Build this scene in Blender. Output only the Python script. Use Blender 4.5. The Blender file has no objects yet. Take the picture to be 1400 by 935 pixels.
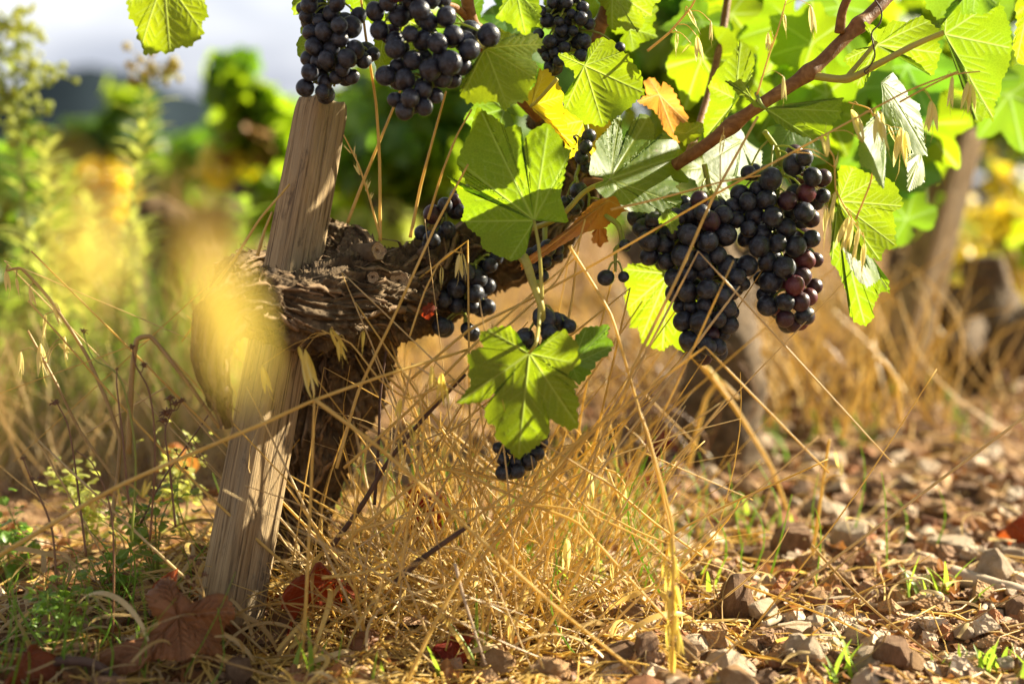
import bpy, bmesh, math, random
import numpy as np
from mathutils import Vector, Matrix, noise, Quaternion

random.seed(7)
RNG = np.random.default_rng(11)
scene = bpy.context.scene
COL = scene.collection
V = Vector

# ------------------------------------------------------------------ camera, sky, sun
W, H, F = 1400.0, 935.0, 1400 * 50 / 36.0
PITCH = math.radians(8.1)
CAM = V((0, 0, 0.36))
FWD = V((0, math.cos(PITCH), -math.sin(PITCH)))
UP = V((0, math.sin(PITCH), math.cos(PITCH)))
RIGHT = V((1, 0, 0))

cam_data = bpy.data.cameras.new('camera')
cam = bpy.data.objects.new('camera', cam_data)
COL.objects.link(cam)
cam.location = CAM
cam.rotation_euler = (math.pi / 2 - PITCH, 0, 0)
cam_data.lens = 50
cam_data.sensor_width = 36
cam_data.clip_start = 0.02
cam_data.clip_end = 5000
cam_data.dof.use_dof = True
cam_data.dof.focus_distance = 1.045
cam_data.dof.aperture_fstop = 2.8
cam_data.dof.aperture_blades = 9
scene.camera = cam

SUN = V((0.78, 0.36, 0.48)).normalized()
SUN_EL = math.asin(SUN.z)
SUN_AZ = math.atan2(SUN.x, SUN.y)

world = bpy.data.worlds.new('World')
scene.world = world
world.use_nodes = True
wn, wl = world.node_tree.nodes, world.node_tree.links
wn.clear()
w_out = wn.new('ShaderNodeOutputWorld')
w_bg = wn.new('ShaderNodeBackground')
w_bg.inputs['Strength'].default_value = 0.05
sky = wn.new('ShaderNodeTexSky')
sky.sky_type = 'NISHITA'
sky.sun_disc = False
sky.sun_elevation = SUN_EL
sky.sun_rotation = SUN_AZ
sky.dust_density = 2.0
tc = wn.new('ShaderNodeTexCoord')
mp = wn.new('ShaderNodeMapping')
mp.inputs['Scale'].default_value = (1, 1, 2.6)
mp.inputs['Location'].default_value = (0.35, 0.0, 0.1)
cn = wn.new('ShaderNodeTexNoise')
cn.inputs['Scale'].default_value = 4.2
cn.inputs['Detail'].default_value = 6
cn.inputs['Roughness'].default_value = 0.55
cr = wn.new('ShaderNodeValToRGB')
cr.color_ramp.elements[0].position = 0.40
cr.color_ramp.elements[0].color = (3.5, 3.75, 4.5, 1)
cr.color_ramp.elements[1].position = 0.70
cr.color_ramp.elements[1].color = (8.5, 8.5, 8.8, 1)
wm = wn.new('ShaderNodeMixRGB')
wm.inputs['Fac'].default_value = 0.85
wl.new(tc.outputs['Generated'], mp.inputs['Vector'])
wl.new(mp.outputs['Vector'], cn.inputs['Vector'])
wl.new(cn.outputs['Fac'], cr.inputs['Fac'])
wl.new(sky.outputs['Color'], wm.inputs['Color1'])
wl.new(cr.outputs['Color'], wm.inputs['Color2'])
sep = wn.new('ShaderNodeSeparateXYZ')
zr = wn.new('ShaderNodeMapRange')
zr.inputs['From Min'].default_value = 0.12
zr.inputs['From Max'].default_value = 0.6
zr.inputs['To Min'].default_value = 0.98
zr.inputs['To Max'].default_value = 0.45          # overhead sky, out of view, darkened to lower the fill light
wx = wn.new('ShaderNodeMixRGB'); wx.blend_type = 'MULTIPLY'; wx.inputs['Fac'].default_value = 1
wl.new(tc.outputs['Generated'], sep.inputs[0]); wl.new(sep.outputs['Z'], zr.inputs['Value'])
wl.new(wm.outputs['Color'], wx.inputs['Color1']); wl.new(zr.outputs[0], wx.inputs['Color2'])
wl.new(wx.outputs['Color'], w_bg.inputs['Color'])
wl.new(w_bg.outputs['Background'], w_out.inputs['Surface'])

sun_data = bpy.data.lights.new('sun', 'SUN')
sun_data.energy = 5.0
sun_data.angle = math.radians(0.55)
sun_data.color = (1.0, 0.89, 0.68)
sun = bpy.data.objects.new('sun', sun_data)
COL.objects.link(sun)
sun.rotation_euler = SUN.to_track_quat('Z', 'Y').to_euler()

scene.view_settings.view_transform = 'Standard'
scene.view_settings.look = 'None'
scene.view_settings.gamma = 1
scene.view_settings.use_curve_mapping = False
scene.view_settings.exposure = 1.84
scene.render.engine = 'CYCLES'
cy = scene.cycles
cy.max_bounces = 7
cy.diffuse_bounces = 3
cy.glossy_bounces = 2
cy.transmission_bounces = 5
cy.transparent_max_bounces = 8
cy.caustics_reflective = False
cy.caustics_refractive = False
cy.use_denoising = True
cy.sample_clamp_indirect = 6.0

# ------------------------------------------------------------------ pixel helpers (photo pixels, 1400 x 935)
def ray(px, py):
    return FWD + RIGHT * ((px - W / 2) / F) + UP * (-(py - H / 2) / F)
def P(px, py, d):
    return CAM + ray(px, py) * d
def smooth(a, b, x):
    t = min(1, max(0, (x - a) / (b - a)))
    return t * t * (3 - 2 * t)
def gz(x, y):
    z = 0.010 * noise.noise(V((x * 5, y * 5, 0.3))) + 0.007 * noise.noise(V((x * 14, y * 14, 4.3)))
    if y < 3.0:
        z += 0.011 * noise.noise(V((x * 33, y * 33, 1.3))) + 0.0045 * noise.noise(V((x * 95, y * 95, 7.3)))
    z += 0.022 * math.exp(-((x + 0.22) ** 2 + (y - 1.13) ** 2) / 0.03)
    z -= 0.95 * smooth(4.2, 11, y) * smooth(0.5, 3.2, x)
    if y > 4.2: z -= 0.055 * min(y - 4.2, 330) * smooth(4.2, 7, y)     # the slope falls away behind the rows
    return z
def G(px, py, lift=0.0):
    r = ray(px, py)
    t = -(CAM.z) / r.z
    for _ in range(4):
        p = CAM + r * t
        t = (gz(p.x, p.y) - CAM.z) / r.z
    p = CAM + r * t
    return V((p.x, p.y, p.z + lift))
def zc(off, sc, pts):
    return [(off[0] + p[0] / sc, off[1] + p[1] / sc) for p in pts]
def tilt(tx, ty):
    return (-FWD + RIGHT * tx + UP * ty).normalized()

# ------------------------------------------------------------------ object helpers
def thing(name, label, cat, loc=(0, 0, 0), group=None, rot=None):
    o = bpy.data.objects.new(name, None)
    o.empty_display_size = 0.02
    COL.objects.link(o)
    o.location = loc
    if rot is not None:
        o.rotation_euler = rot
    tag(o, label, cat, group)
    return o
def tag(o, label=None, cat=None, group=None, kind=None):
    if label: o['label'] = label
    if cat: o['category'] = cat
    if group: o['group'] = group
    if kind: o['kind'] = kind
    return o

class MB:
    """collects pieces of ONE mesh"""
    def __init__(self):
        self.v, self.f, self.a, self.n, self.mi = [], [], [], 0, []
    def add(self, verts, faces, attr=None, mat=0):
        verts = np.asarray(verts, dtype=float).reshape(-1, 3)
        self.v.append(verts)
        k = self.n
        self.f.extend([tuple(i + k for i in q) for q in faces])
        self.mi.extend([mat] * len(faces))
        self.a.append(np.zeros(len(verts)) if attr is None else np.asarray(attr, dtype=float) * np.ones(len(verts)))
        self.n += len(verts)
    def mesh(self, name, mats, origin=(0, 0, 0), attr='vein', smooth_=True):
        me = bpy.data.meshes.new(name)
        vs = np.concatenate(self.v) - np.array(origin)
        me.from_pydata(vs.tolist(), [], self.f)
        if not isinstance(mats, (list, tuple)):
            mats = [mats]
        for m in mats:
            me.materials.append(m)
        if len(mats) > 1:
            me.polygons.foreach_set('material_index', self.mi)
        at = me.attributes.new(attr, 'FLOAT', 'POINT')
        at.data.foreach_set('value', np.concatenate(self.a).astype(np.float32))
        me.polygons.foreach_set('use_smooth', [smooth_] * len(me.polygons))
        me.update()
        return me
    def obj(self, name, mats, parent=None, origin=None, smooth_=True, attr='vein'):
        if origin is None:
            origin = parent.location if parent is not None else (0, 0, 0)
        me = self.mesh(name, mats, origin, attr, smooth_)
        return link(name, me, parent, origin if parent is None else (0, 0, 0))

def link(name, me, parent=None, loc=(0, 0, 0), rot=None, scale=None):
    o = bpy.data.objects.new(name, me)
    COL.objects.link(o)
    o.location = loc
    if rot is not None:
        o.rotation_mode = 'QUATERNION'
        o.rotation_quaternion = rot
    if scale is not None:
        o.scale = (scale,) * 3 if not hasattr(scale, '__len__') else scale
    if parent is not None:
        o.parent = parent
    return o

def catmull(pts, n):
    pts = [V(p) for p in pts]
    if len(pts) == 2:
        return [pts[0].lerp(pts[1], i / n) for i in range(n + 1)]
    ex = [pts[0] * 2 - pts[1]] + pts + [pts[-1] * 2 - pts[-2]]
    out = []
    m = len(pts) - 1
    for i in range(n + 1):
        s = i / n * m
        k = min(int(s), m - 1)
        t = s - k
        a, b, c, d = ex[k], ex[k + 1], ex[k + 2], ex[k + 3]
        out.append(0.5 * ((2 * b) + (c - a) * t + (2 * a - 5 * b + 4 * c - d) * t * t + (3 * b - a - 3 * c + d) * t ** 3))
    return out

def frames(path):
    path = [V(p) for p in path]
    n = len(path)
    ts = [(path[min(i + 1, n - 1)] - path[max(i - 1, 0)]).normalized() for i in range(n)]
    ref = V((0, 0, 1)) if abs(ts[0].z) < 0.9 else V((1, 0, 0))
    nr = ts[0].cross(ref).normalized()
    out = []
    for t in ts:
        nr = (nr - t * nr.dot(t)).normalized()
        out.append((t, nr, t.cross(nr)))
    return out

def tube(mb, path, r0, r1=None, sides=6, radii=None, cap=True, attr=0.0, mat=0):
    n = len(path)
    fr = frames(path)
    if radii is None:
        r1 = r0 if r1 is None else r1
        radii = [r0 + (r1 - r0) * i / (n - 1) for i in range(n)]
    pa = np.array([list(p) for p in path])
    N = np.array([list(f[1]) for f in fr])
    B = np.array([list(f[2]) for f in fr])
    an = np.arange(sides) * 2 * math.pi / sides
    R = np.array(radii)[:, None, None]
    vs = pa[:, None, :] + R * (np.cos(an)[None, :, None] * N[:, None, :] + np.sin(an)[None, :, None] * B[:, None, :])
    vs = vs.reshape(-1, 3)
    fs = []
    for i in range(n - 1):
        for j in range(sides):
            k = (j + 1) % sides
            fs.append((i * sides + j, i * sides + k, (i + 1) * sides + k, (i + 1) * sides + j))
    if cap:
        fs.append(tuple(range(sides))[::-1])
        fs.append(tuple((n - 1) * sides + j for j in range(sides)))
    mb.add(vs, fs, attr, mat)

# ------------------------------------------------------------------ material helpers
def new_mat(name):
    m = bpy.data.materials.new(name)
    m.use_nodes = True
    nt = m.node_tree
    nt.nodes.clear()
    return m, nt.nodes, nt.links
def nd(ns, kind, **kw):
    n = ns.new(kind)
    for k, v in kw.items():
        if k in n.inputs.keys():
            n.inputs[k].default_value = v
        else:
            setattr(n, k, v)
    return n
def c4(c):
    return (c[0], c[1], c[2], 1)
def mixrgb(ns, ls, fac, a, b, blend='MIX'):
    m = ns.new('ShaderNodeMixRGB')
    m.blend_type = blend
    for sock, val in (('Fac', fac), ('Color1', a), ('Color2', b)):
        if isinstance(val, (int, float)):
            m.inputs[sock].default_value = val
        elif isinstance(val, tuple):
            m.inputs[sock].default_value = c4(val)
        else:
            ls.new(val, m.inputs[sock])
    return m.outputs['Color']
def ramp(ns, ls, src, stops):
    r = ns.new('ShaderNodeValToRGB')
    e = r.color_ramp.elements
    while len(e) < len(stops):
        e.new(0.5)
    for el, (p, c) in zip(e, stops):
        el.position = p
        el.color = c4(c) if hasattr(c, '__len__') else (c, c, c, 1)
    ls.new(src, r.inputs['Fac'])
    return r.outputs['Color']
def tex_noise(ns, ls, vec, scale, detail=4, rough=0.55, dist=0.0):
    n = nd(ns, 'ShaderNodeTexNoise', Scale=scale, Detail=detail, Roughness=rough, Distortion=dist)
    if vec is not None:
        ls.new(vec, n.inputs['Vector'])
    return n.outputs['Fac']
def obj_vec(ns, ls, scale=(1, 1, 1), coord='Object'):
    t = ns.new('ShaderNodeTexCoord')
    m = ns.new('ShaderNodeMapping')
    m.inputs['Scale'].default_value = scale
    ls.new(t.outputs[coord], m.inputs['Vector'])
    return m.outputs['Vector']
def bump(ns, ls, h, strength, dist):
    b = nd(ns, 'ShaderNodeBump', Strength=strength, Distance=dist)
    ls.new(h, b.inputs['Height'])
    return b.outputs['Normal']
def finish(ns, ls, sh):
    o = ns.new('ShaderNodeOutputMaterial')
    ls.new(sh, o.inputs['Surface'])

def leaf_material(name, c1, c2, tr, vein, rough=0.42, tfac=0.5, spots=0.5, spec=0.5, edge=None):
    m, ns, ls = new_mat(name)
    vec = obj_vec(ns, ls)
    oi = ns.new('ShaderNodeObjectInfo')
    n1 = tex_noise(ns, ls, vec, 45, 5, 0.6)
    base = mixrgb(ns, ls, ramp(ns, ls, n1, [(0.3, 0.0), (0.7, 1.0)]), c1, c2)
    at = nd(ns, 'ShaderNodeAttribute', attribute_name='vein')
    vm = ns.new('ShaderNodeMath'); vm.operation = 'MULTIPLY'; vm.inputs[1].default_value = 0.75
    ls.new(at.outputs['Fac'], vm.inputs[0])
    # fine net of tertiary veins
    vo = nd(ns, 'ShaderNodeTexVoronoi', Scale=420.0, feature='DISTANCE_TO_EDGE')
    ls.new(vec, vo.inputs['Vector'])
    net = ramp(ns, ls, vo.outputs['Distance'], [(0.0, 0.28), (0.12, 0.0)])
    base = mixrgb(ns, ls, net, base, vein)
    base = mixrgb(ns, ls, vm.outputs[0], base, vein)
    sp = nd(ns, 'ShaderNodeTexVoronoi', Scale=55.0)
    ls.new(vec, sp.inputs['Vector'])
    smask = ramp(ns, ls, sp.outputs['Distance'], [(0.05, spots), (0.11, 0.0)])
    n2 = tex_noise(ns, ls, vec, 22, 3)
    smask2 = mixrgb(ns, ls, ramp(ns, ls, n2, [(0.52, 0.0), (0.60, 1.0)]), (0, 0, 0), smask)
    base = mixrgb(ns, ls, smask2, base, (0.16, 0.08, 0.02))
    tcol = mixrgb(ns, ls, ramp(ns, ls, n1, [(0.3, 0.0), (0.75, 1.0)]), tr, tuple(x * f for x, f in zip(tr, (1.2, 1.05, 0.8))))
    tcol = mixrgb(ns, ls, net, tcol, tuple(min(1, x * 1.5) for x in tr))
    tcol = mixrgb(ns, ls, vm.outputs[0], tcol, tuple(min(0.95, x * 1.15 + 0.22) for x in tr))
    tcol = mixrgb(ns, ls, smask2, tcol, (0.2, 0.1, 0.02))
    hsv = nd(ns, 'ShaderNodeHueSaturation')
    mr = nd(ns, 'ShaderNodeMapRange'); mr.inputs['To Min'].default_value = 0.485; mr.inputs['To Max'].default_value = 0.51
    ls.new(oi.outputs['Random'], mr.inputs['Value']); ls.new(mr.outputs[0], hsv.inputs['Hue']); ls.new(base, hsv.inputs['Color'])
    hsv2 = nd(ns, 'ShaderNodeHueSaturation')
    ls.new(mr.outputs[0], hsv2.inputs['Hue']); ls.new(tcol, hsv2.inputs['Color'])
    fine = tex_noise(ns, ls, vec, 320, 3, 0.6)
    bn = bump(ns, ls, fine, 0.25, 0.0006)
    pr = nd(ns, 'ShaderNodeBsdfPrincipled', Roughness=rough)
    pr.inputs['Specular IOR Level'].default_value = spec
    ls.new(hsv.outputs['Color'], pr.inputs['Base Color']); ls.new(bn, pr.inputs['Normal'])
    tl = ns.new('ShaderNodeBsdfTranslucent')
    ls.new(hsv2.outputs['Color'], tl.inputs['Color'])
    mx = nd(ns, 'ShaderNodeMixShader'); mx.inputs[0].default_value = tfac
    ls.new(pr.outputs[0], mx.inputs[1]); ls.new(tl.outputs[0], mx.inputs[2])
    finish(ns, ls, mx.outputs[0])
    return m

M = {}
M['leaf_green'] = leaf_material('leaf_green', (0.062, 0.14, 0.007), (0.11, 0.19, 0.010), (0.36, 0.54, 0.010), (0.36, 0.42, 0.05), rough=0.47, spec=0.35, tfac=0.58)
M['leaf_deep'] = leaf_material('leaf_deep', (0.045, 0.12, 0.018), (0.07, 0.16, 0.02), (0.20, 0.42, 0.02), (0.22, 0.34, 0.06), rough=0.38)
M['leaf_lime'] = leaf_material('leaf_lime', (0.10, 0.18, 0.008), (0.16, 0.23, 0.010), (0.26, 0.41, 0.009), (0.40, 0.46, 0.05), rough=0.42, spec=0.4, tfac=0.58)
M['leaf_yellow'] = leaf_material('leaf_yellow', (0.55, 0.45, 0.02), (0.45, 0.42, 0.03), (0.90, 0.74, 0.01), (0.62, 0.45, 0.08))
M['leaf_orange'] = leaf_material('leaf_orange', (0.42, 0.17, 0.04), (0.30, 0.09, 0.03), (0.78, 0.34, 0.06), (0.5, 0.28, 0.1), rough=0.55)
M['leaf_dry'] = leaf_material('leaf_dry', (0.15, 0.066, 0.020), (0.32, 0.165, 0.06), (0.38, 0.18, 0.045), (0.36, 0.20, 0.08), rough=0.5, tfac=0.25, spots=0.8, spec=0.25)
M['leaf_red'] = leaf_material('leaf_red', (0.13, 0.020, 0.008), (0.22, 0.055, 0.015), (0.55, 0.09, 0.015), (0.28, 0.10, 0.05), rough=0.55, tfac=0.35, spec=0.2)
M['weed_green'] = leaf_material('weed_green', (0.06, 0.15, 0.02), (0.13, 0.24, 0.03), (0.40, 0.62, 0.06), (0.2, 0.32, 0.06), spots=0.2)
M['weed_pale'] = leaf_material('weed_pale', (0.26, 0.32, 0.07), (0.38, 0.40, 0.11), (0.60, 0.70, 0.13), (0.4, 0.45, 0.16), spots=0.2)

def straw_material(name, c1, c2, tr, tfac=0.35):
    m, ns, ls = new_mat(name)
    vec = obj_vec(ns, ls)
    n1 = tex_noise(ns, ls, vec, 38, 3, 0.6)
    n2 = tex_noise(ns, ls, vec, 260, 2, 0.6)
    base = mixrgb(ns, ls, ramp(ns, ls, n1, [(0.32, 0.0), (0.68, 1.0)]), c1, c2)
    base = mixrgb(ns, ls, ramp(ns, ls, n2, [(0.58, 0.0), (0.75, 0.5)]), base, (0.22, 0.12, 0.04))
    pr = nd(ns, 'ShaderNodeBsdfPrincipled', Roughness=0.42)
    ls.new(base, pr.inputs['Base Color'])
    tl = nd(ns, 'ShaderNodeBsdfTranslucent'); tl.inputs['Color'].default_value = c4(tr)
    mx = nd(ns, 'ShaderNodeMixShader'); mx.inputs[0].default_value = tfac
    ls.new(pr.outputs[0], mx.inputs[1]); ls.new(tl.outputs[0], mx.inputs[2])
    finish(ns, ls, mx.outputs[0])
    return m
M['straw'] = straw_material('straw', (0.66, 0.45, 0.10), (0.76, 0.57, 0.20), (0.86, 0.62, 0.15), 0.4)
M['straw_pale'] = straw_material('straw_pale', (0.62, 0.46, 0.20), (0.70, 0.56, 0.30), (0.8, 0.6, 0.25))
M['straw_dull'] = straw_material('straw_dull', (0.40, 0.26, 0.09), (0.56, 0.40, 0.17), (0.6, 0.42, 0.14))
M['husk'] = straw_material('husk', (0.70, 0.58, 0.20), (0.78, 0.68, 0.32), (0.92, 0.80, 0.28), 0.5)
M['husk_yellow'] = straw_material('husk_yellow', (0.76, 0.60, 0.12), (0.82, 0.67, 0.18), (0.95, 0.80, 0.16), 0.5)
M['blade_green'] = straw_material('blade_green', (0.16, 0.30, 0.03), (0.24, 0.36, 0.05), (0.50, 0.75, 0.06), 0.45)
M['weed_stem'] = straw_material('weed_stem', (0.16, 0.075, 0.035), (0.24, 0.12, 0.05), (0.2, 0.1, 0.04), 0.1)
M['green_stem'] = straw_material('green_stem', (0.26, 0.32, 0.06), (0.36, 0.38, 0.08), (0.5, 0.6, 0.1), 0.25)
M['petiole'] = straw_material('petiole', (0.40, 0.36, 0.06), (0.52, 0.44, 0.10), (0.6, 0.55, 0.1), 0.25)

def bark_material(name, cols, stretch, rough=0.85, bs=0.8, bd=0.003):
    m, ns, ls = new_mat(name)
    vec = obj_vec(ns, ls, stretch)
    n1 = tex_noise(ns, ls, vec, 60, 8, 0.65, 1.2)
    n2 = tex_noise(ns, ls, obj_vec(ns, ls), 18, 4, 0.6)
    base = ramp(ns, ls, n1, [(0.28, cols[0]), (0.5, cols[1]), (0.72, cols[2])])
    base = mixrgb(ns, ls, ramp(ns, ls, n2, [(0.4, 0.0), (0.7, 0.55)]), base, cols[3])
    n3 = tex_noise(ns, ls, obj_vec(ns, ls), 420, 4, 0.7)
    hm = mixrgb(ns, ls, 0.35, n1, n3)
    pr = nd(ns, 'ShaderNodeBsdfPrincipled', Roughness=rough)
    pr.inputs['Specular IOR Level'].default_value = 0.25
    ls.new(base, pr.inputs['Base Color'])
    ls.new(bump(ns, ls, hm, bs, bd), pr.inputs['Normal'])
    finish(ns, ls, pr.outputs[0])
    return m
M['bark'] = bark_material('bark', [(0.028, 0.017, 0.009), (0.095, 0.061, 0.030), (0.26, 0.18, 0.095), (0.17, 0.12, 0.068)], (1.0, 1.0, 1.0))
M['bark_flake'] = bark_material('bark_flake', [(0.10, 0.06, 0.03), (0.20, 0.125, 0.065), (0.34, 0.235, 0.135), (0.26, 0.185, 0.11)], (1, 1, 1), bd=0.0015)
M['cane'] = bark_material('cane', [(0.085, 0.034, 0.010), (0.23, 0.105, 0.030), (0.40, 0.22, 0.075), (0.16, 0.066, 0.020)], (1.4, 1.4, 1.4), rough=0.55, bs=0.7, bd=0.002)
M['twig'] = bark_material('twig', [(0.05, 0.028, 0.02), (0.09, 0.05, 0.035), (0.15, 0.09, 0.06), (0.08, 0.05, 0.035)], (1, 1, 1), rough=0.6, bs=0.4, bd=0.001)
M['twig_pale'] = bark_material('twig_pale', [(0.32, 0.23, 0.14), (0.48, 0.37, 0.25), (0.60, 0.48, 0.35), (0.42, 0.33, 0.23)], (1, 1, 1), bs=0.4, bd=0.001)

def post_material():
    m, ns, ls = new_mat('weathered_wood')
    vec = obj_vec(ns, ls, (1, 1, 0.045))
    vec2 = obj_vec(ns, ls, (1, 1, 0.02))
    n1 = tex_noise(ns, ls, vec, 210, 6, 0.7, 0.4)
    n2 = tex_noise(ns, ls, vec2, 520, 4, 0.7)
    n3 = tex_noise(ns, ls, obj_vec(ns, ls, (1, 1, 0.35)), 38, 5, 0.6)
    base = ramp(ns, ls, n1, [(0.28, (0.15, 0.098, 0.048)), (0.46, (0.36, 0.25, 0.125)), (0.70, (0.52, 0.385, 0.21))])
    base = mixrgb(ns, ls, ramp(ns, ls, n2, [(0.36, 0.95), (0.47, 0.0)]), base, (0.06, 0.038, 0.02))
    base = mixrgb(ns, ls, ramp(ns, ls, n3, [(0.46, 0.0), (0.66, 0.6)]), base, (0.31, 0.25, 0.16))
    g = tex_noise(ns, ls, obj_vec(ns, ls, (1, 1, 0.4)), 60, 7, 0.75)
    base = mixrgb(ns, ls, ramp(ns, ls, g, [(0.56, 0.0), (0.64, 0.65)]), base, (0.08, 0.058, 0.04))
    pr = nd(ns, 'ShaderNodeBsdfPrincipled', Roughness=0.8)
    pr.inputs['Specular IOR Level'].default_value = 0.2
    hm = mixrgb(ns, ls, 0.5, n1, n2)
    ls.new(base, pr.inputs['Base Color'])
    ls.new(bump(ns, ls, hm, 1.0, 0.004), pr.inputs['Normal'])
    finish(ns, ls, pr.outputs[0])
    return m
M['wood'] = post_material()

def cut_material():
    m, ns, ls = new_mat('cut_wood')
    t = ns.new('ShaderNodeTexCoord')
    ln = ns.new('ShaderNodeVectorMath'); ln.operation = 'LENGTH'
    mp_ = nd(ns, 'ShaderNodeMapping'); mp_.inputs['Scale'].default_value = (1, 1, 0)
    ls.new(t.outputs['Object'], mp_.inputs['Vector']); ls.new(mp_.outputs['Vector'], ln.inputs[0])
    wv = nd(ns, 'ShaderNodeMath'); wv.operation = 'MULTIPLY'; wv.inputs[1].default_value = 4200
    ls.new(ln.outputs['Value'], wv.inputs[0])
    n0 = tex_noise(ns, ls, t.outputs['Object'], 420, 5)
    ad = nd(ns, 'ShaderNodeMath'); ad.operation = 'MULTIPLY_ADD'; ad.inputs[1].default_value = 9
    ls.new(n0, ad.inputs[0]); ls.new(wv.outputs[0], ad.inputs[2])
    sn = nd(ns, 'ShaderNodeMath'); sn.operation = 'SINE'
    ls.new(ad.outputs[0], sn.inputs[0])
    base = ramp(ns, ls, sn.outputs[0], [(0.0, (0.30, 0.205, 0.105)), (0.9, (0.42, 0.30, 0.16))])
    base = mixrgb(ns, ls, ramp(ns, ls, n0, [(0.50, 0.0), (0.68, 0.9)]), base, (0.09, 0.06, 0.035))
    pr = nd(ns, 'ShaderNodeBsdfPrincipled', Roughness=0.8)
    ls.new(base, pr.inputs['Base Color'])
    ls.new(bump(ns, ls, n0, 0.5, 0.001), pr.inputs['Normal'])
    finish(ns, ls, pr.outputs[0])
    return m
M['cut'] = cut_material()

def grape_material(name, skin, bloom, flush, bloom_amt):
    m, ns, ls = new_mat(name)
    oi = ns.new('ShaderNodeObjectInfo')
    t = ns.new('ShaderNodeTexCoord')
    off = ns.new('ShaderNodeVectorMath'); off.operation = 'ADD'
    cmb = ns.new('ShaderNodeCombineXYZ')
    mul = nd(ns, 'ShaderNodeMath'); mul.operation = 'MULTIPLY'; mul.inputs[1].default_value = 37.0
    ls.new(oi.outputs['Random'], mul.inputs[0])
    for k in 'XYZ':
        ls.new(mul.outputs[0], cmb.inputs[k])
    ls.new(t.outputs['Object'], off.inputs[0]); ls.new(cmb.outputs[0], off.inputs[1])
    vec = off.outputs[0]
    n1 = tex_noise(ns, ls, vec, 1.6, 5, 0.62, 0.6)
    n2 = tex_noise(ns, ls, vec, 9, 4, 0.7)
    base = mixrgb(ns, ls, ramp(ns, ls, n1, [(0.45, 0.0), (0.75, 1.0)]), skin, flush)
    bm_ = ramp(ns, ls, n1, [(0.34, bloom_amt), (0.58, 0.05)])
    bm2 = mixrgb(ns, ls, ramp(ns, ls, n2, [(0.3, 0.25), (0.62, 1.0)]), (0, 0, 0), bm_)
    col = mixrgb(ns, ls, bm2, base, bloom)
    vo = nd(ns, 'ShaderNodeTexVoronoi', Scale=5.5)
    ls.new(vec, vo.inputs['Vector'])
    dm = mixrgb(ns, ls, ramp(ns, ls, tex_noise(ns, ls, vec, 1.1, 2), [(0.55, 0.0), (0.62, 1.0)]), (0, 0, 0),
                ramp(ns, ls, vo.outputs['Distance'], [(0.10, 0.75), (0.17, 0.0)]))
    col = mixrgb(ns, ls, dm, col, (0.34, 0.24, 0.16))
    rg = ramp(ns, ls, bm2, [(0.0, 0.28), (0.6, 0.60)])
    pr = nd(ns, 'ShaderNodeBsdfPrincipled')
    pr.inputs['Specular IOR Level'].default_value = 0.4
    ls.new(col, pr.inputs['Base Color']); ls.new(rg, pr.inputs['Roughness'])
    pr.inputs['Subsurface Weight'].default_value = 0.08 if name == 'grape_black' else 0.3
    pr.inputs['Subsurface Radius'].default_value = (0.004, 0.0012, 0.0008)
    pr.inputs['Subsurface Scale'].default_value = 1.0
    ls.new(bump(ns, ls, n2, 0.12, 0.02), pr.inputs['Normal'])
    finish(ns, ls, pr.outputs[0])
    return m
M['grape_black'] = grape_material('grape_black', (0.006, 0.006, 0.010), (0.095, 0.115, 0.155), (0.012, 0.007, 0.010), 0.72)
M['grape_red'] = grape_material('grape_red', (0.11, 0.012, 0.016), (0.17, 0.13, 0.16), (0.05, 0.010, 0.016), 0.40)
M['grape_wine'] = grape_material('grape_wine', (0.045, 0.007, 0.012), (0.10, 0.09, 0.12), (0.014, 0.008, 0.012), 0.5)
M['rachis'] = straw_material('rachis', (0.30, 0.34, 0.05), (0.40, 0.40, 0.09), (0.5, 0.6, 0.1), 0.3)

def soil_material():
    m, ns, ls = new_mat('soil')
    t = ns.new('ShaderNodeTexCoord')
    vec = t.outputs['Object']
    n1 = tex_noise(ns, ls, vec, 7, 6, 0.65)
    n2 = tex_noise(ns, ls, vec, 60, 6, 0.7)
    n3 = tex_noise(ns, ls, vec, 300, 4, 0.7)
    base = ramp(ns, ls, n2, [(0.28, (0.085, 0.044, 0.020)), (0.5, (0.20, 0.115, 0.055)), (0.75, (0.40, 0.27, 0.145))])
    base = mixrgb(ns, ls, ramp(ns, ls, n1, [(0.40, 0.0), (0.65, 0.6)]), base, (0.32, 0.18, 0.08))
    base = mixrgb(ns, ls, ramp(ns, ls, n3, [(0.6, 0.0), (0.72, 0.6)]), base, (0.42, 0.32, 0.21))
    hm = mixrgb(ns, ls, 0.4, n2, n3)
    pr = nd(ns, 'ShaderNodeBsdfPrincipled', Roughness=0.95)
    pr.inputs['Specular IOR Level'].default_value = 0.1
    ls.new(base, pr.inputs['Base Color'])
    ls.new(bump(ns, ls, hm, 1.0, 0.006), pr.inputs['Normal'])
    finish(ns, ls, pr.outputs[0])
    return m
M['soil'] = soil_material()

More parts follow.
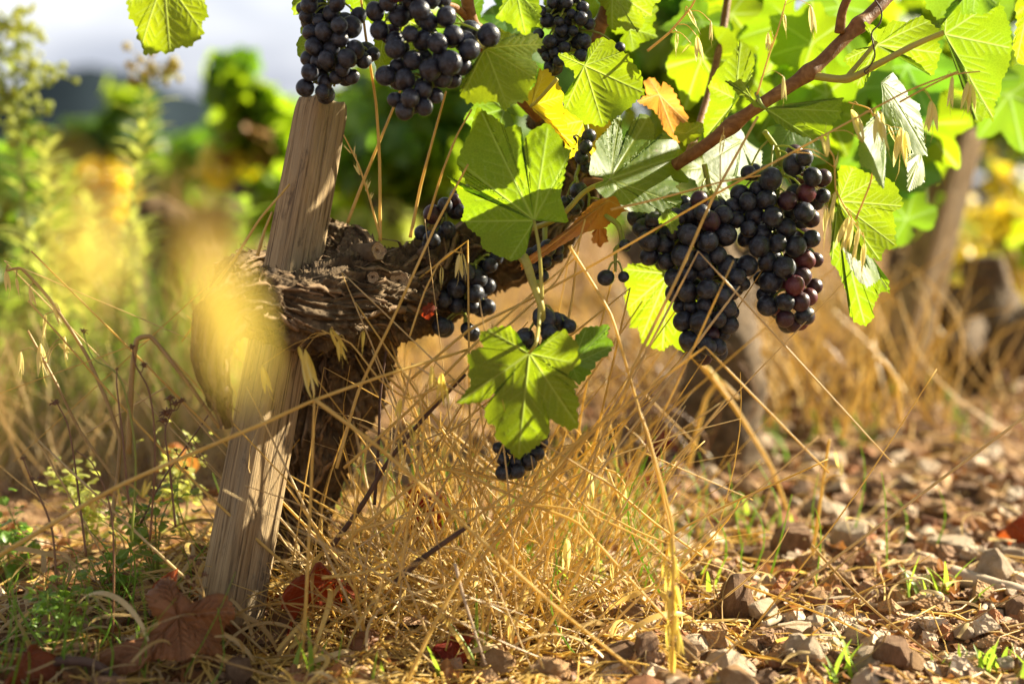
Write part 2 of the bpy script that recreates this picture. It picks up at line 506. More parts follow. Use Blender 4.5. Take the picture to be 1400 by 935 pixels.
def stone_material(name, a, b, c):
    m, ns, ls = new_mat(name)
    vec = obj_vec(ns, ls)
    oi = ns.new('ShaderNodeObjectInfo')
    n1 = tex_noise(ns, ls, vec, 2.2, 7, 0.7, 0.5)
    n2 = tex_noise(ns, ls, vec, 14, 5, 0.7)
    base = ramp(ns, ls, n1, [(0.3, a), (0.52, b), (0.72, c)])
    base = mixrgb(ns, ls, ramp(ns, ls, n2, [(0.55, 0.0), (0.75, 0.5)]), base, tuple(x * 0.7 for x in a))
    hsv = nd(ns, 'ShaderNodeHueSaturation')
    mr = nd(ns, 'ShaderNodeMapRange'); mr.inputs['To Min'].default_value = 0.85; mr.inputs['To Max'].default_value = 1.25
    ls.new(oi.outputs['Random'], mr.inputs['Value']); ls.new(mr.outputs[0], hsv.inputs['Value']); ls.new(base, hsv.inputs['Color'])
    pr = nd(ns, 'ShaderNodeBsdfPrincipled', Roughness=0.85)
    pr.inputs['Specular IOR Level'].default_value = 0.25
    ls.new(hsv.outputs['Color'], pr.inputs['Base Color'])
    ls.new(bump(ns, ls, n2, 0.7, 0.08), pr.inputs['Normal'])
    finish(ns, ls, pr.outputs[0])
    return m
M['stone_pale'] = stone_material('stone_pale', (0.50, 0.36, 0.22), (0.64, 0.49, 0.33), (0.74, 0.62, 0.46))
M['stone_tan'] = stone_material('stone_tan', (0.34, 0.19, 0.08), (0.47, 0.28, 0.13), (0.58, 0.39, 0.21))
M['stone_brown'] = stone_material('stone_brown', (0.17, 0.095, 0.05), (0.28, 0.165, 0.09), (0.40, 0.26, 0.15))
M['stone_rust'] = stone_material('stone_rust', (0.24, 0.09, 0.035), (0.36, 0.155, 0.065), (0.45, 0.24, 0.12))

def plain(name, col, rough=0.6, metal=0.0, var=0.25, scale=12):
    m, ns, ls = new_mat(name)
    n1 = tex_noise(ns, ls, obj_vec(ns, ls), scale, 5, 0.6)
    base = mixrgb(ns, ls, n1, tuple(x * (1 - var) for x in col), tuple(min(1, x * (1 + var)) for x in col))
    pr = nd(ns, 'ShaderNodeBsdfPrincipled', Roughness=rough, Metallic=metal)
    ls.new(base, pr.inputs['Base Color'])
    finish(ns, ls, pr.outputs[0])
    return m
M['hill'] = plain('hill', (0.022, 0.032, 0.040), 0.95, 0, 0.4, 0.02)
for _n in M['hill'].node_tree.nodes:
    if _n.type == 'BSDF_PRINCIPLED': _n.inputs['Specular IOR Level'].default_value = 0.0
M['car_paint'] = plain('car_paint', (0.46, 0.49, 0.56), 0.3, 0.3, 0.05)
M['car_glass'] = plain('car_glass', (0.10, 0.12, 0.15), 0.08, 0, 0.05)
M['rubber'] = plain('rubber', (0.03, 0.03, 0.03), 0.8)
M['alloy'] = plain('alloy', (0.5, 0.5, 0.52), 0.35, 0.8)
M['lamp_glass'] = plain('lamp_glass', (0.6, 0.62, 0.65), 0.1)
M['flower'] = leaf_material('flower', (0.70, 0.50, 0.02), (0.78, 0.60, 0.03), (0.9, 0.72, 0.03), (0.7, 0.5, 0.05), spots=0)

M['flower_tan'] = leaf_material('flower_tan', (0.38, 0.34, 0.09), (0.48, 0.43, 0.15), (0.6, 0.56, 0.16), (0.5, 0.4, 0.2), spots=0)

# ------------------------------------------------------------------ the setting: ground and hills
def axis(lo, hi, fine_lo, fine_hi, step, grow=1.16):
    a = list(np.arange(fine_lo, fine_hi, step))
    s, x = step, a[0]
    left = []
    while x > lo:
        s *= grow; x -= s; left.append(x)
    s, x = step, a[-1]
    while x < hi:
        s *= grow; x += s; a.append(x)
    return left[::-1] + a
xs = axis(-900, 900, -0.62, 0.95, 0.0065)
ys = axis(-60, 1500, 0.80, 2.4, 0.0068, 1.10)
mb = MB()
gv = [(x, y, gz(x, y)) for y in ys for x in xs]
nx = len(xs)
gf = [(j * nx + i, j * nx + i + 1, (j + 1) * nx + i + 1, (j + 1) * nx + i) for j in range(len(ys) - 1) for i in range(nx - 1)]
mb.add(gv, gf)
tag(mb.obj('ground', M['soil']), kind='structure')

mb = MB()
hv, hf = [], []
NXH = 160
for j in range(14):
    v = j / 13
    for i in range(NXH):
        u = i / (NXH - 1)
        ang = math.radians(-60 + 120 * u)
        R = 500 + 420 * v
        X, Y = math.sin(ang) * R, math.cos(ang) * R
        px_eq = 700 + math.tan(ang) * F if abs(ang) < 1.4 else 9999
        ridge = 16 + 22 * math.exp(-((px_eq - 120) / 130) ** 2) + 9 * noise.noise(V((px_eq / 160, 2.2, 0))) + 4 * noise.noise(V((px_eq / 45, 7.2, 0)))
        hgt = ridge * (1 if v < 0.85 else 0.85)
        hv.append((X, Y, -48 + (hgt + 45) * min(1, .12 + v * 1.6) + 1.6 * noise.noise(V((X * .02, Y * .02, 0)))))
for j in range(13):
    for i in range(NXH - 1):
        hf.append((j * NXH + i, j * NXH + i + 1, (j + 1) * NXH + i + 1, (j + 1) * NXH + i))
mb.add(hv, hf)
tag(mb.obj('hills', M['hill']), kind='structure')

# ------------------------------------------------------------------ vine leaves
GEN = [(0, 1.0), (10, .88), (20, .72), (28, .62), (36, .72), (50, .88), (62, .76), (74, .60), (84, .52), (96, .62), (110, .68),
       (124, .60), (142, .54), (158, .46), (168, .36), (175, .16)]
def gen_outline(rnd, deep=1.0):
    side = lambda s: [(s * (a + rnd.uniform(-3, 3)), r * rnd.uniform(0.9, 1.08) * (1 if r > .62 else 2 - deep if deep < 1 else 1 / deep)) for a, r in GEN[1:]]
    pol = [(0, 1.0)] + side(1) + side(-1)[::-1]
    return [(r * math.cos(math.radians(a)), r * math.sin(math.radians(a))) for a, r in pol]
GEN_TIPS = [(1, 0), (.88 * math.cos(.87), .88 * math.sin(.87)), (.88 * math.cos(.87), -.88 * math.sin(.87)),
            (.68 * math.cos(1.92), .68 * math.sin(1.92)), (.68 * math.cos(1.92), -.68 * math.sin(1.92))]

def blade(outline, tips, Mn=240, N=30, seed=0, cup=0.10, fold=0.0, wave=0.05, curl=0.0, quilt=1.0, tooth=(0.0052, 0.0016), veins=True):
    """outline/tips in metres, round the petiole junction at the origin; returns verts, faces, vein attribute"""
    rnd = random.Random(seed)
    o = np.array(outline, dtype=float)
    cl = np.vstack([o, o[:1]])
    seg = np.linalg.norm(np.diff(cl, axis=0), axis=1)
    cum = np.concatenate([[0], np.cumsum(seg)])
    L = cum[-1]
    s = np.linspace(0, L, Mn, endpoint=False)
    bx = np.interp(s, cum, cl[:, 0]); by = np.interp(s, cum, cl[:, 1])
    # soften the corners of the traced outline
    for _ in range(max(1, Mn // 130)):
        bx = 0.5 * bx + 0.25 * (np.roll(bx, 1) + np.roll(bx, -1)); by = 0.5 * by + 0.25 * (np.roll(by, 1) + np.roll(by, -1))
    tx_, ty_ = np.roll(bx, -1) - np.roll(bx, 1), np.roll(by, -1) - np.roll(by, 1)
    ln = np.hypot(tx_, ty_) + 1e-9
    area = np.sum(bx * np.roll(by, -1) - by * np.roll(bx, -1))
    sg = 1 if area > 0 else -1
    nx_, ny_ = sg * ty_ / ln, -sg * tx_ / ln
    if tooth:
        per, amp = tooth
        ph = s / per + 0.8 * np.array([noise.noise(V((q * 120, seed * 3.1, 0))) for q in s])
        fr_ = ph - np.floor(ph)
        idx = np.floor(ph).astype(int)
        big = np.array([0.45 + 0.9 * ((math.sin(k * 12.9898 + seed) * 43758.5453) % 1) for k in idx])
        saw = np.where(fr_ < 0.62, fr_ / 0.62, (1 - fr_) / 0.38) - 0.4
        rr = np.hypot(bx, by)
        k = np.clip(rr / (0.35 * rr.max()), 0, 1)
        bx = bx + nx_ * saw * amp * big * k; by = by + ny_ * saw * amp * big * k
    t = np.linspace(0, 1, N + 1)[1:] ** 0.85
    X = t[:, None] * bx[None]; Y = t[:, None] * by[None]
    x = np.concatenate([[0], X.ravel()]); y = np.concatenate([[0], Y.ravel()])
    R = np.hypot(bx, by).max()
    tt = np.concatenate([[0], np.repeat(t, Mn)])
    vein = np.zeros(len(x)); dmin = np.full(len(x), 1e3)
    segs = []
    for q in tips:
        q = np.array(q); l = np.linalg.norm(q)
        segs.append((np.zeros(2), q * 0.97, 0.00085 * (l / 0.08) ** 0.5, 1.0))
        d = q / l; nn = np.array([-d[1], d[0]])
        if veins:
            for i, f in enumerate((.22, .36, .5, .63, .76, .87)):
                for sd in (1, -1):
                    a = math.radians(rnd.uniform(38, 50))
                    st = q * (f + rnd.uniform(-.03, .03))
                    e = st + (d * math.cos(a) + nn * sd * math.sin(a)) * l * (0.40 - 0.28 * f) * rnd.uniform(.8, 1.1)
                    segs.append((st, e, 0.00042, 0.42))
    p = np.stack([x, y], 1)
    for a, b, w, k in segs:
        ab = b - a
        h = np.clip(((p - a) @ ab) / (ab @ ab), 0, 1)
        dd = np.linalg.norm(p - a - h[:, None] * ab, axis=1)
        vein = np.maximum(vein, k * np.exp(-(dd / (w * (1.15 - 0.6 * h))) ** 2))
        dmin = np.minimum(dmin, dd)
    rr = np.hypot(x, y) / R
    z = -cup * R * rr ** 2
    z += fold * np.abs(y)
    ph = seed * 1.7
    th = np.arctan2(y, x)
    z += wave * R * (rr ** 1.5) * (np.sin(3 * th + ph) + 0.6 * np.sin(5 * th + 2.1 * ph + 1) + 0.4 * np.sin(9 * th + ph * 3) * tt)
    z += wave * 0.5 * R * np.sin(x / R * 4.2 + ph) * np.sin(y / R * 3.7 + ph * 2)
    z -= curl * R * tt ** 4 * rr
    z += quilt * 0.00045 * (1 - np.exp(-dmin / 0.0030)) - quilt * 0.00025 * vein
    vs = np.stack([x, y, z], 1)
    fs = [(0, 1 + j, 1 + (j + 1) % Mn) for j in range(Mn)]
    if sg < 0:
        fs = [f[::-1] for f in fs]
    for i in range(N - 1):
        for j in range(Mn):
            k = (j + 1) % Mn
            q = (1 + i * Mn + j, 1 + (i + 1) * Mn + j, 1 + (i + 1) * Mn + k, 1 + i * Mn + k)
            fs.append(q if sg > 0 else q[::-1])
    return vs, fs, vein

def on_plane(px, py, p0, n):
    r = ray(px, py)
    return CAM + r * ((p0 - CAM).dot(n) / r.dot(n))

LEAFSEED = [0]
def vine_leaf(parent, J, d, n, mat, outline=None, tips=None, tip=None, petiole=None, label=None, hi=1, name='leaf', deep=1.0, sides_off=0.0, tooth=(0.0052, 0.0016), pet_r=0.0013, pet_mat='petiole', **kw):
    """outline/tips: photo pixels unprojected on the leaf's own plane; tip: generic outline with its midrib there"""
    LEAFSEED[0] += 1
    seed = LEAFSEED[0]
    rnd = random.Random(seed)
    p0 = P(J[0], J[1], d)
    t0 = tip if tip is not None else max(tips, key=lambda q: (q[0] - J[0]) ** 2 + (q[1] - J[1]) ** 2)
    u = (on_plane(t0[0], t0[1], p0, n) - p0)
    Lm = u.length
    u.normalize()
    v = n.cross(u)
    def loc(q):
        w = on_plane(q[0], q[1], p0, n) - p0
        return (w.dot(u), w.dot(v))
    if outline is not None:
        o = [loc(q) for q in outline]; tp = [loc(q) for q in tips]
    else:
        o = [(a * Lm, b * Lm) for a, b in gen_outline(rnd, deep)]; tp = [(a * Lm, b * Lm) for a, b in GEN_TIPS]
    Mn, N = {1: (300, 46), 2: (170, 22), 3: (90, 10)}[hi]
    vs, fs, ve = blade(o, tp, Mn, N, seed, tooth=tooth, veins=hi < 3, **kw)
    mb = MB(); mb.add(vs, fs, ve)
    me = mb.mesh(name, M[mat])
    rot = Matrix((u, v, n)).transposed().to_quaternion()
    ob = link(name, me, parent, p0 - (parent.location if parent else V((0, 0, 0))), rot)
    if label: ob['label'] = label
    if petiole:
        pts = [p0] + [P(*q) for q in petiole]
        path = catmull(pts, 14)
        R3 = rot.to_matrix().inverted()
        path = [R3 @ (q - p0) for q in path]
        pm = MB(); tube(pm, path, pet_r * 0.85, pet_r * 1.15, 8)
        po = link('petiole', pm.mesh('petiole', M[pet_mat]), ob)
    return ob

# ------------------------------------------------------------------ gnarled bark
def bark_limb(mb, path, radii, nl, nr, seed, twist=1.5, ridge=0.16, lump=0.22, flakes=0, flake_mb=None):
    pts = catmull(path, nl)
    m = len(radii) - 1
    rad = []
    for i in range(nl + 1):
        s = i / nl * m; k = min(int(s), m - 1); t = s - k; t = t * t * (3 - 2 * t)
        rad.append(radii[k] * (1 - t) + radii[k + 1] * t)
    fr = frames(pts)
    arc = [0.0]
    for i in range(nl):
        arc.append(arc[-1] + (pts[i + 1] - pts[i]).length)
    vs = []
    surf = {}
    for i in range(nl + 1):
        T, Nn, B = fr[i]
        r = rad[i]
        for j in range(nr):
            a = 2 * math.pi * j / nr
            at = a + twist * arc[i] * 6
            cx, cy_ = math.cos(at), math.sin(at)
            warp = noise.noise(V((cx * 1.2 + seed, cy_ * 1.2, arc[i] * 22))) * 0.5
            lo = noise.noise(V((math.cos(a) * 1.1 + seed * 2, math.sin(a) * 1.1, arc[i] * 16)))
            k = 2.2
            n1_ = noise.noise(V((cx * k + warp, cy_ * k + seed, arc[i] * 11 + warp * 2)))
            r1_ = 1 - abs(n1_) * 2.2
            k = 6.0
            n2_ = noise.noise(V((cx * k + warp * 3, cy_ * k + seed, arc[i] * 24 + warp * 4)))
            r2_ = 1 - abs(n2_) * 2.2
            st_ = n1_ * 4.2 + n2_ * 1.5
            ter = (st_ - math.floor(st_)) ** 0.7              # layered plates of bark
            r3_ = noise.noise(V((cx * 19, cy_ * 19 + seed, arc[i] * 90)))
            r4_ = noise.noise(V((cx * 42, cy_ * 42 + seed, arc[i] * 240)))
            rr = r * (1 + lump * lo + ridge * 0.75 * (r1_ - 0.3) + ridge * 0.6 * (r2_ - 0.3) + ridge * 0.62 * (ter - 0.6) + ridge * 0.25 * r3_ + ridge * 0.12 * r4_)
            vs.append(pts[i] + (Nn * math.cos(a) + B * math.sin(a)) * rr)
    fs = []
    for i in range(nl):
        for j in range(nr):
            k = (j + 1) % nr
            fs.append((i * nr + j, i * nr + k, (i + 1) * nr + k, (i + 1) * nr + j))
    c0, c1 = len(vs), len(vs) + 1
    vs.append(pts[0]); vs.append(pts[-1] + fr[-1][0] * rad[-1] * 0.25)
    for j in range(nr):
        k = (j + 1) % nr
        fs.append((c0, k, j)); fs.append((c1, nl * nr + j, nl * nr + k))
    mb.add([list(v) for v in vs], fs)
    rnd = random.Random(seed)
    for _ in range(flakes):
        i0 = rnd.uniform(0.03, 0.95) * nl
        a0 = rnd.uniform(0, 2 * math.pi)
        ln = rnd.uniform(0.012, 0.070)
        wd = rnd.uniform(0.0006, 0.0034)
        n = 9
        step = arc[-1] / nl
        fv, ff = [], []
        lift0, lift1 = rnd.uniform(0, 0.0025) ** 1.0, (rnd.random() ** 2) * 0.009
        wob, wph = rnd.uniform(0.05, 0.45), rnd.uniform(0, 6)
        for q in range(n):
            t = q / (n - 1)
            ii = min(nl, max(0, i0 + (t - 0.5) * ln / step))
            ia = int(ii)
            aa = a0 - twist * 6 * (t - .5) * ln + wob * math.sin(t * 3.3 + wph)
            ja = aa / (2 * math.pi) * nr
            ctr = V(vs[min(ia, nl) * nr + int(ja) % nr])
            out = (ctr - pts[min(ia, nl)])
            out.normalize()
            T = fr[min(ia, nl)][0]
            side = out.cross(T)
            lift = 0.0004 + lift0 * (1 - t) ** 3 + lift1 * t ** 3
            w_ = wd * (math.sin(math.pi * (0.12 + 0.76 * t)) ** 0.6)
            c = ctr + out * lift
            fv += [c + side * w_, c + out * 0.0003, c - side * w_ + out * 0.0006 * math.sin(q * 2.1), c - out * 0.0004]
        for q in range(n - 1):
            b = q * 4
            for e in range(4):
                g = (e + 1) % 4
                ff.append((b + e, b + g, b + 4 + g, b + 4 + e))
        (flake_mb or mb).add([list(v) for v in fv], ff, mat=1)
    return pts, rad, fr, vs

# ================================================================== THE VINE
vine = thing('grape_vine', 'old gnarled grape vine with twisted flaking bark and green leaves beside the leaning wooden stake', 'grape vine', P(395, 800, 1.14))
# trunk
mb = MB()
trunk_path = [P(345, 850, 1.15), P(372, 780, 1.15), P(398, 700, 1.15), P(425, 610, 1.145), P(452, 530, 1.14), P(470, 465, 1.13), P(478, 415, 1.12)]
bark_limb(mb, trunk_path, [0.036, 0.029, 0.027, 0.029, 0.035, 0.037, 0.024], 240, 190, 3, twist=1.0, ridge=0.31, lump=0.20, flakes=120)
mb.obj('trunk', [M['bark'], M['bark_flake']], vine)
# arm that passes before the stake, and its drooping left end
mb = MB()
bark_limb(mb, [P(590, 400, 1.135), P(540, 405, 1.105), P(480, 408, 1.062), P(420, 422, 1.02), P(355, 415, 0.995), P(308, 430, 0.972), P(288, 478, 0.96), P(298, 540, 0.965), P(312, 585, 0.97)],
          [0.022, 0.031, 0.0285, 0.0235, 0.0205, 0.0160, 0.0110, 0.0065, 0.002], 340, 200, 9, twist=-1.3, ridge=0.33, lump=0.24, flakes=120)
mb.obj('arm', [M['bark'], M['bark_flake']], vine)
# arm behind the stake
mb = MB()
bark_limb(mb, [P(470, 400, 1.12), P(425, 385, 1.125), P(375, 372, 1.12), P(330, 375, 1.10), P(305, 392, 1.08)], [0.020, 0.017, 0.015, 0.014, 0.010], 90, 80, 19, ridge=0.22, flakes=60)
mb.obj('arm', [M['bark'], M['bark_flake']], vine)
# right arm
mb = MB()
bark_limb(mb, [P(540, 410, 1.12), P(600, 378, 1.135), P(655, 350, 1.145), P(710, 335, 1.15), P(765, 300, 1.155), P(795, 245, 1.16), P(775, 190, 1.155), P(735, 155, 1.14)],
          [0.029, 0.027, 0.025, 0.022, 0.018, 0.016, 0.015, 0.012], 270, 160, 27, twist=1.5, ridge=0.33, lump=0.24, flakes=80)
mb.obj('arm', [M['bark'], M['bark_flake']], vine)
# knob with stubs
mb = MB()
bark_limb(mb, [P(485, 405, 1.11), P(470, 365, 1.125), P(462, 330, 1.135), P(470, 312, 1.14)], [0.024, 0.024, 0.020, 0.009], 90, 100, 33, ridge=0.34, lump=0.32, flakes=14)
bark_limb(mb, [P(470, 410, 1.075), P(478, 375, 1.07), P(488, 350, 1.075), P(484, 318, 1.09)], [0.020, 0.018, 0.014, 0.006], 70, 80, 35, ridge=0.34, lump=0.32, flakes=10)
bark_limb(mb, [P(585, 370, 1.10), P(598, 345, 1.11), P(612, 322, 1.12)], [0.014, 0.012, 0.006], 40, 60, 36, ridge=0.26, lump=0.25, flakes=12)
mb.obj('knob', [M['bark'], M['bark_flake']], vine)
def cut_stub(p_in, p_out, r0, r1):
    a, b = P(*p_in), P(*p_out)
    ax = (b - a).normalized()
    L = (b - a).length
    o_rot = V((0, 0, 1)).rotation_difference(ax)
    mb = MB()
    S = 40
    prof = [(-L, r0 * 1.1, 0), (-L * .6, r0, 0), (-L * .25, r1 * 1.06, 0), (-L * .06, r1 * 1.03, 0), (0, r1 * .93, 0), (-0.0008, r1 * .80, 1), (-0.0016, r1 * .62, 1), (-0.0012, r1 * .42, 1), (-0.0022, r1 * .20, 1), (-0.005, r1 * .10, 1)]
    vs, fs = [], []
    for (z_, r_, m_) in prof:
        for j in range(S):
            an = 2 * math.pi * j / S
            w = 1 + 0.24 * noise.noise(V((math.cos(an) * 2, math.sin(an) * 2, z_ * 200 + r0 * 900)))
            zz = z_ + (0.0014 if m_ == 0 else 0.0007) * noise.noise(V((math.cos(an) * 3, math.sin(an) * 3, r_ * 900)))
            vs.append((r_ * w * math.cos(an), r_ * w * math.sin(an), zz))
    mats_ = []
    for i in range(len(prof) - 1):
        for j in range(S):
            k = (j + 1) % S
            mb_f = (i * S + j, i * S + k, (i + 1) * S + k, (i + 1) * S + j)
            fs.append(mb_f); mats_.append(1 if i >= 4 else 0)
    fs.append(tuple((len(prof) - 1) * S + j for j in range(S))); mats_.append(0)
    mb.add(vs, fs); mb.mi = mats_
    me = mb.mesh('pruned_stub', [M['bark'], M['cut']])
    return link('pruned_stub', me, vine, b - vine.location, o_rot)
cut_stub((478, 352, 1.075), (518, 343, 1.045), 0.0085, 0.0068)['label'] = 'short pruned stub sticking out to the right'
cut_stub((538, 388, 1.10), (546, 385, 1.060), 0.0095, 0.0080)
cut_stub((504, 382, 1.075), (510, 379, 1.036), 0.0065, 0.0046)

# ------------------------------------------------------------------ the stake
def make_post(label, top, bot, w_top, w_bot, yaw, name='wooden_stake', seed=1, nl=150):
    b, t = P(*bot), P(*top)
    ax = (t - b); L = ax.length; ax.normalize()
    mb = MB()
    S = 72
    vs, fs = [], []
    for i in range(nl + 1):
        s = i / nl
        w = (w_bot + (w_top - w_bot) * s) / 2
        for j in range(S):
            a = 2 * math.pi * j / S
            ca, sa = math.cos(a), math.sin(a)
            e = 9.0
            rr = (abs(ca) ** e + abs(sa) ** e) ** (-1 / e)
            x, y = ca * rr, sa * rr * 0.92
            z = s * L
            g = noise.noise(V((x * 9 + seed, y * 9, z * 5))) * 0.014 + noise.noise(V((x * 26, y * 26 + seed, z * 9))) * 0.010
            g += 0.03 * noise.noise(V((x * 1.5, y * 1.5 + seed, z * 7)))
            crack = noise.noise(V((x * 7 + 5, y * 7 + seed, z * 2.2)))
            g -= 0.10 * max(0, 1 - abs(crack) / 0.035) * (0.5 + 0.5 * noise.noise(V((x, y, z * 6 + seed))))
            k = 1 + g
            if s > 0.97:
                q = (s - 0.97) / 0.03
                k *= math.sqrt(max(0.0, 1 - (q * 0.42) ** 2))
            zt = z + (0.0035 * noise.noise(V((x * 2, y * 2, seed))) + 0.0022 * noise.noise(V((x * 6, y * 6, seed)))) * smooth(0.93, 1, s)
            vs.append((x * w * k, y * w * k, zt))
    for i in range(nl):
        for j in range(S):
            q = (j + 1) % S
            fs.append((i * S + j, i * S + q, (i + 1) * S + q, (i + 1) * S + j))
    # rough top in rings
    base = nl * S
    prev = base
    for ring, f in enumerate((0.82, 0.6, 0.35, 0.12)):
        st = len(vs)
        for j in range(S):
            x, y, z = vs[base + j]
            vs.append((x * f, y * f, L + 0.0025 * (1 - f) + 0.0022 * noise.noise(V((x * f * 160, y * f * 160, seed)))))
        for j in range(S):
            q = (j + 1) % S
            fs.append((prev + j, prev + q, st + q, st + j))
        prev = st
    fs.append(tuple(prev + j for j in range(S)))
    fs.append(tuple(range(S))[::-1])
    mb.add(vs, fs)
    me = mb.mesh(name, M['wood'])
    q = V((0, 0, 1)).rotation_difference(ax) @ Quaternion((0, 0, 1), yaw)
    o = link(name, me, None, b, q)
    return tag(o, label, 'stake')
make_post('weathered square wooden stake leaning against the old vine, its rounded top under the grapes', (441, 139, 1.075), (313, 850, 1.035), 0.0315, 0.0395, math.radians(46))

# ------------------------------------------------------------------ canes
def cane(path, r0, r1, nodes=(), mat='cane', name='cane', parent=None, n=70, sides=16):
    pts = catmull([P(*q) for q in path], n)
    rad = []
    for i in range(n + 1):
        t = i / n
        r = r0 + (r1 - r0) * t
        for nt_ in nodes:
            r *= 1 + 0.38 * math.exp(-((t - nt_) / 0.018) ** 2)
        rad.append(r * (1 + 0.07 * noise.noise(pts[i] * 60) + 0.04 * noise.noise(pts[i] * 210)))
    mb = MB(); tube(mb, pts, 0, radii=rad, sides=sides)
    return mb.obj(name, M[mat], parent or vine), pts
_, cane_pts = cane([(800, 250, 1.13), (870, 252, 1.10), (945, 212, 1.06), (1030, 150, 1.045), (1105, 100, 1.045), (1160, 48, 1.055), (1210, 0, 1.07), (1260, -60, 1.09), (1330, -150, 1.12)], 0.0045, 0.0051, nodes=(0.16, 0.33, 0.50, 0.66, 0.8), n=140, sides=28)
cane([(1148, 45, 1.052), (1152, 15, 1.045), (1165, -15, 1.04)], 0.004, 0.003, n=14)
cane([(1107, 103, 1.045), (1158, 108, 1.035), (1200, 88, 1.025), (1250, 62, 1.02), (1290, 45, 1.02)], 0.0030, 0.0019, nodes=(0.25,), mat='petiole', n=30, name='petiole')
cane([(1158, 106, 1.035), (1180, 80, 1.04), (1198, 58, 1.045)], 0.0019, 0.0015, mat='petiole', n=14, name='petiole')
cane([(738, 160, 1.12), (700, 120, 1.10), (660, 60, 1.07), (640, 10, 1.05), (640, -60, 1.04)], 0.0055, 0.0045, nodes=(0.3, 0.6), n=40)
cane([(770, 185, 1.13), (800, 120, 1.13), (820, 40, 1.12), (850, -60, 1.10)], 0.0055, 0.0045, nodes=(0.35, 0.7), n=40)
cane([(640, -20, 1.045), (560, -50, 1.03), (470, -60, 1.02), (330, -90, 1.0), (220, -90, 0.97)], 0.0045, 0.0032, nodes=(0.3, 0.6), n=40)
cane([(650, 40, 1.065), (625, 12, 1.04), (600, 5, 1.01), (590, 0, 0.99)], 0.0028, 0.0022, mat='cane', n=20)
cane([(700, 320, 1.10), (760, 300, 1.04), (800, 262, 1.03), (835, 247, 1.02)], 0.0022, 0.0017, mat='petiole', n=24, name='petiole')
cane([(690, 345, 1.10), (715, 352, 1.02), (728, 385, 1.0), (740, 420, 0.99), (742, 450, 1.0)], 0.0036, 0.0021, nodes=(0.25,), mat='petiole', n=30, name='shoot')
cane([(1220, -30, 1.07), (1300, -40, 1.15), (1390, -70, 1.25)], 0.005, 0.004, n=30)
cane([(1000, -40, 1.20), (985, 60, 1.18), (960, 160, 1.14), (940, 215, 1.08)], 0.0035, 0.003, n=30)
# curled dry tendril on the petiole
pts = [P(*q) for q in ((1196, 0, 1.03), (1205, 15, 1.03), (1203, 32, 1.03), (1192, 45, 1.028), (1194, 62, 1.027), (1196, 78, 1.026), (1188, 92, 1.024), (1182, 97, 1.022), (1184, 101, 1.022), (1188, 96, 1.022))]
mb = MB(); tube(mb, catmull(pts, 50), 0.0007, 0.0005, 6); mb.obj('tendril', M['twig'], vine)

# ------------------------------------------------------------------ hero leaves
zr2 = lambda L: zc((600, 130), 3.817, L)
z4 = lambda L: zc((700, 0), 4.667, L)
z2 = lambda L: zc((380, 0), 2.921, L)
z5 = lambda L: zc((460, 310), 2.921, L)
z1 = lambda L: zc((0, 0), 2.921, L)
z3 = lambda L: zc((930, 0), 2.921, L)
zr5 = lambda L: zc((1100, 180), 3.463, L)
z7 = lambda L: zc((0, 615), 2.921, L)
def hero(zf, J, outline, tips, d, tx, ty, mat, **kw):
    return vine_leaf(vine, zf([J])[0], d, tilt(tx, ty), mat, outline=zf(outline), tips=zf(tips), **kw)

hero(zr2, (497, 655), [(520, 645), (610, 655), (680, 670), (665, 620), (640, 550), (637, 500), (655, 430), (660, 380), (680, 330), (693, 283), (655, 280), (635, 220), (590, 170), (575, 145), (530, 160), (490, 180), (455, 215), (438, 290), (430, 260), (432, 170), (395, 155), (345, 175), (310, 125), (250, 95), (200, 55), (180, 100), (165, 190), (130, 260), (110, 320), (88, 345), (120, 410), (150, 470), (235, 512), (180, 520), (130, 492), (90, 455), (40, 415), (90, 490), (135, 600), (115, 650), (160, 700), (215, 740), (225, 800), (300, 835), (370, 865), (410, 860), (450, 830), (465, 780), (470, 720), (488, 680)],
     [(210, 75), (570, 160), (690, 290), (100, 345), (130, 660), (370, 860), (660, 660)], 1.005, -0.12, -0.05, 'leaf_green',
     petiole=[(737, 340, 0.99), (740, 385, 0.99), (741, 410, 0.99)], cup=0.06, wave=0.035, fold=0.05)
hero(zr2, (897, 437), [(860, 460), (805, 475), (830, 510), (860, 545), (915, 530), (940, 590), (990, 605), (1040, 610), (1090, 625), (1130, 600), (1165, 640), (1200, 600), (1240, 610), (1225, 530), (1200, 500), (1250, 470), (1310, 455), (1300, 400), (1260, 370), (1300, 300), (1250, 255), (1200, 215), (1180, 190), (1140, 240), (1120, 250), (1140, 150), (1135, 70), (1100, 60), (1040, 110), (1000, 200), (985, 230), (985, 170), (985, 70), (950, 100), (915, 150), (870, 195), (835, 230), (830, 280), (790, 320), (780, 380), (775, 425), (800, 430), (850, 425)],
     [(980, 90), (1130, 80), (1295, 310), (1235, 600), (790, 390), (830, 500), (1040, 605)], 1.02, 0.75, 0.6, 'leaf_green', cup=0.12, wave=0.08, fold=0.10)
hero(z4, (463, 422), [(440, 400), (385, 360), (340, 340), (288, 348), (330, 400), (345, 430), (395, 450), (400, 520), (370, 590), (320, 620), (330, 690), (380, 720), (430, 760), (470, 790), (530, 800), (590, 815), (620, 770), (700, 720), (770, 650), (845, 580), (830, 530), (825, 460), (775, 400), (740, 345), (660, 320), (655, 260), (600, 250), (560, 240), (520, 270), (490, 310), (490, 370), (470, 400)],
     [(580, 800), (835, 575), (690, 340), (580, 250), (300, 350), (340, 690)], 1.04, -0.15, 0.1, 'leaf_green', cup=0.08, wave=0.05)
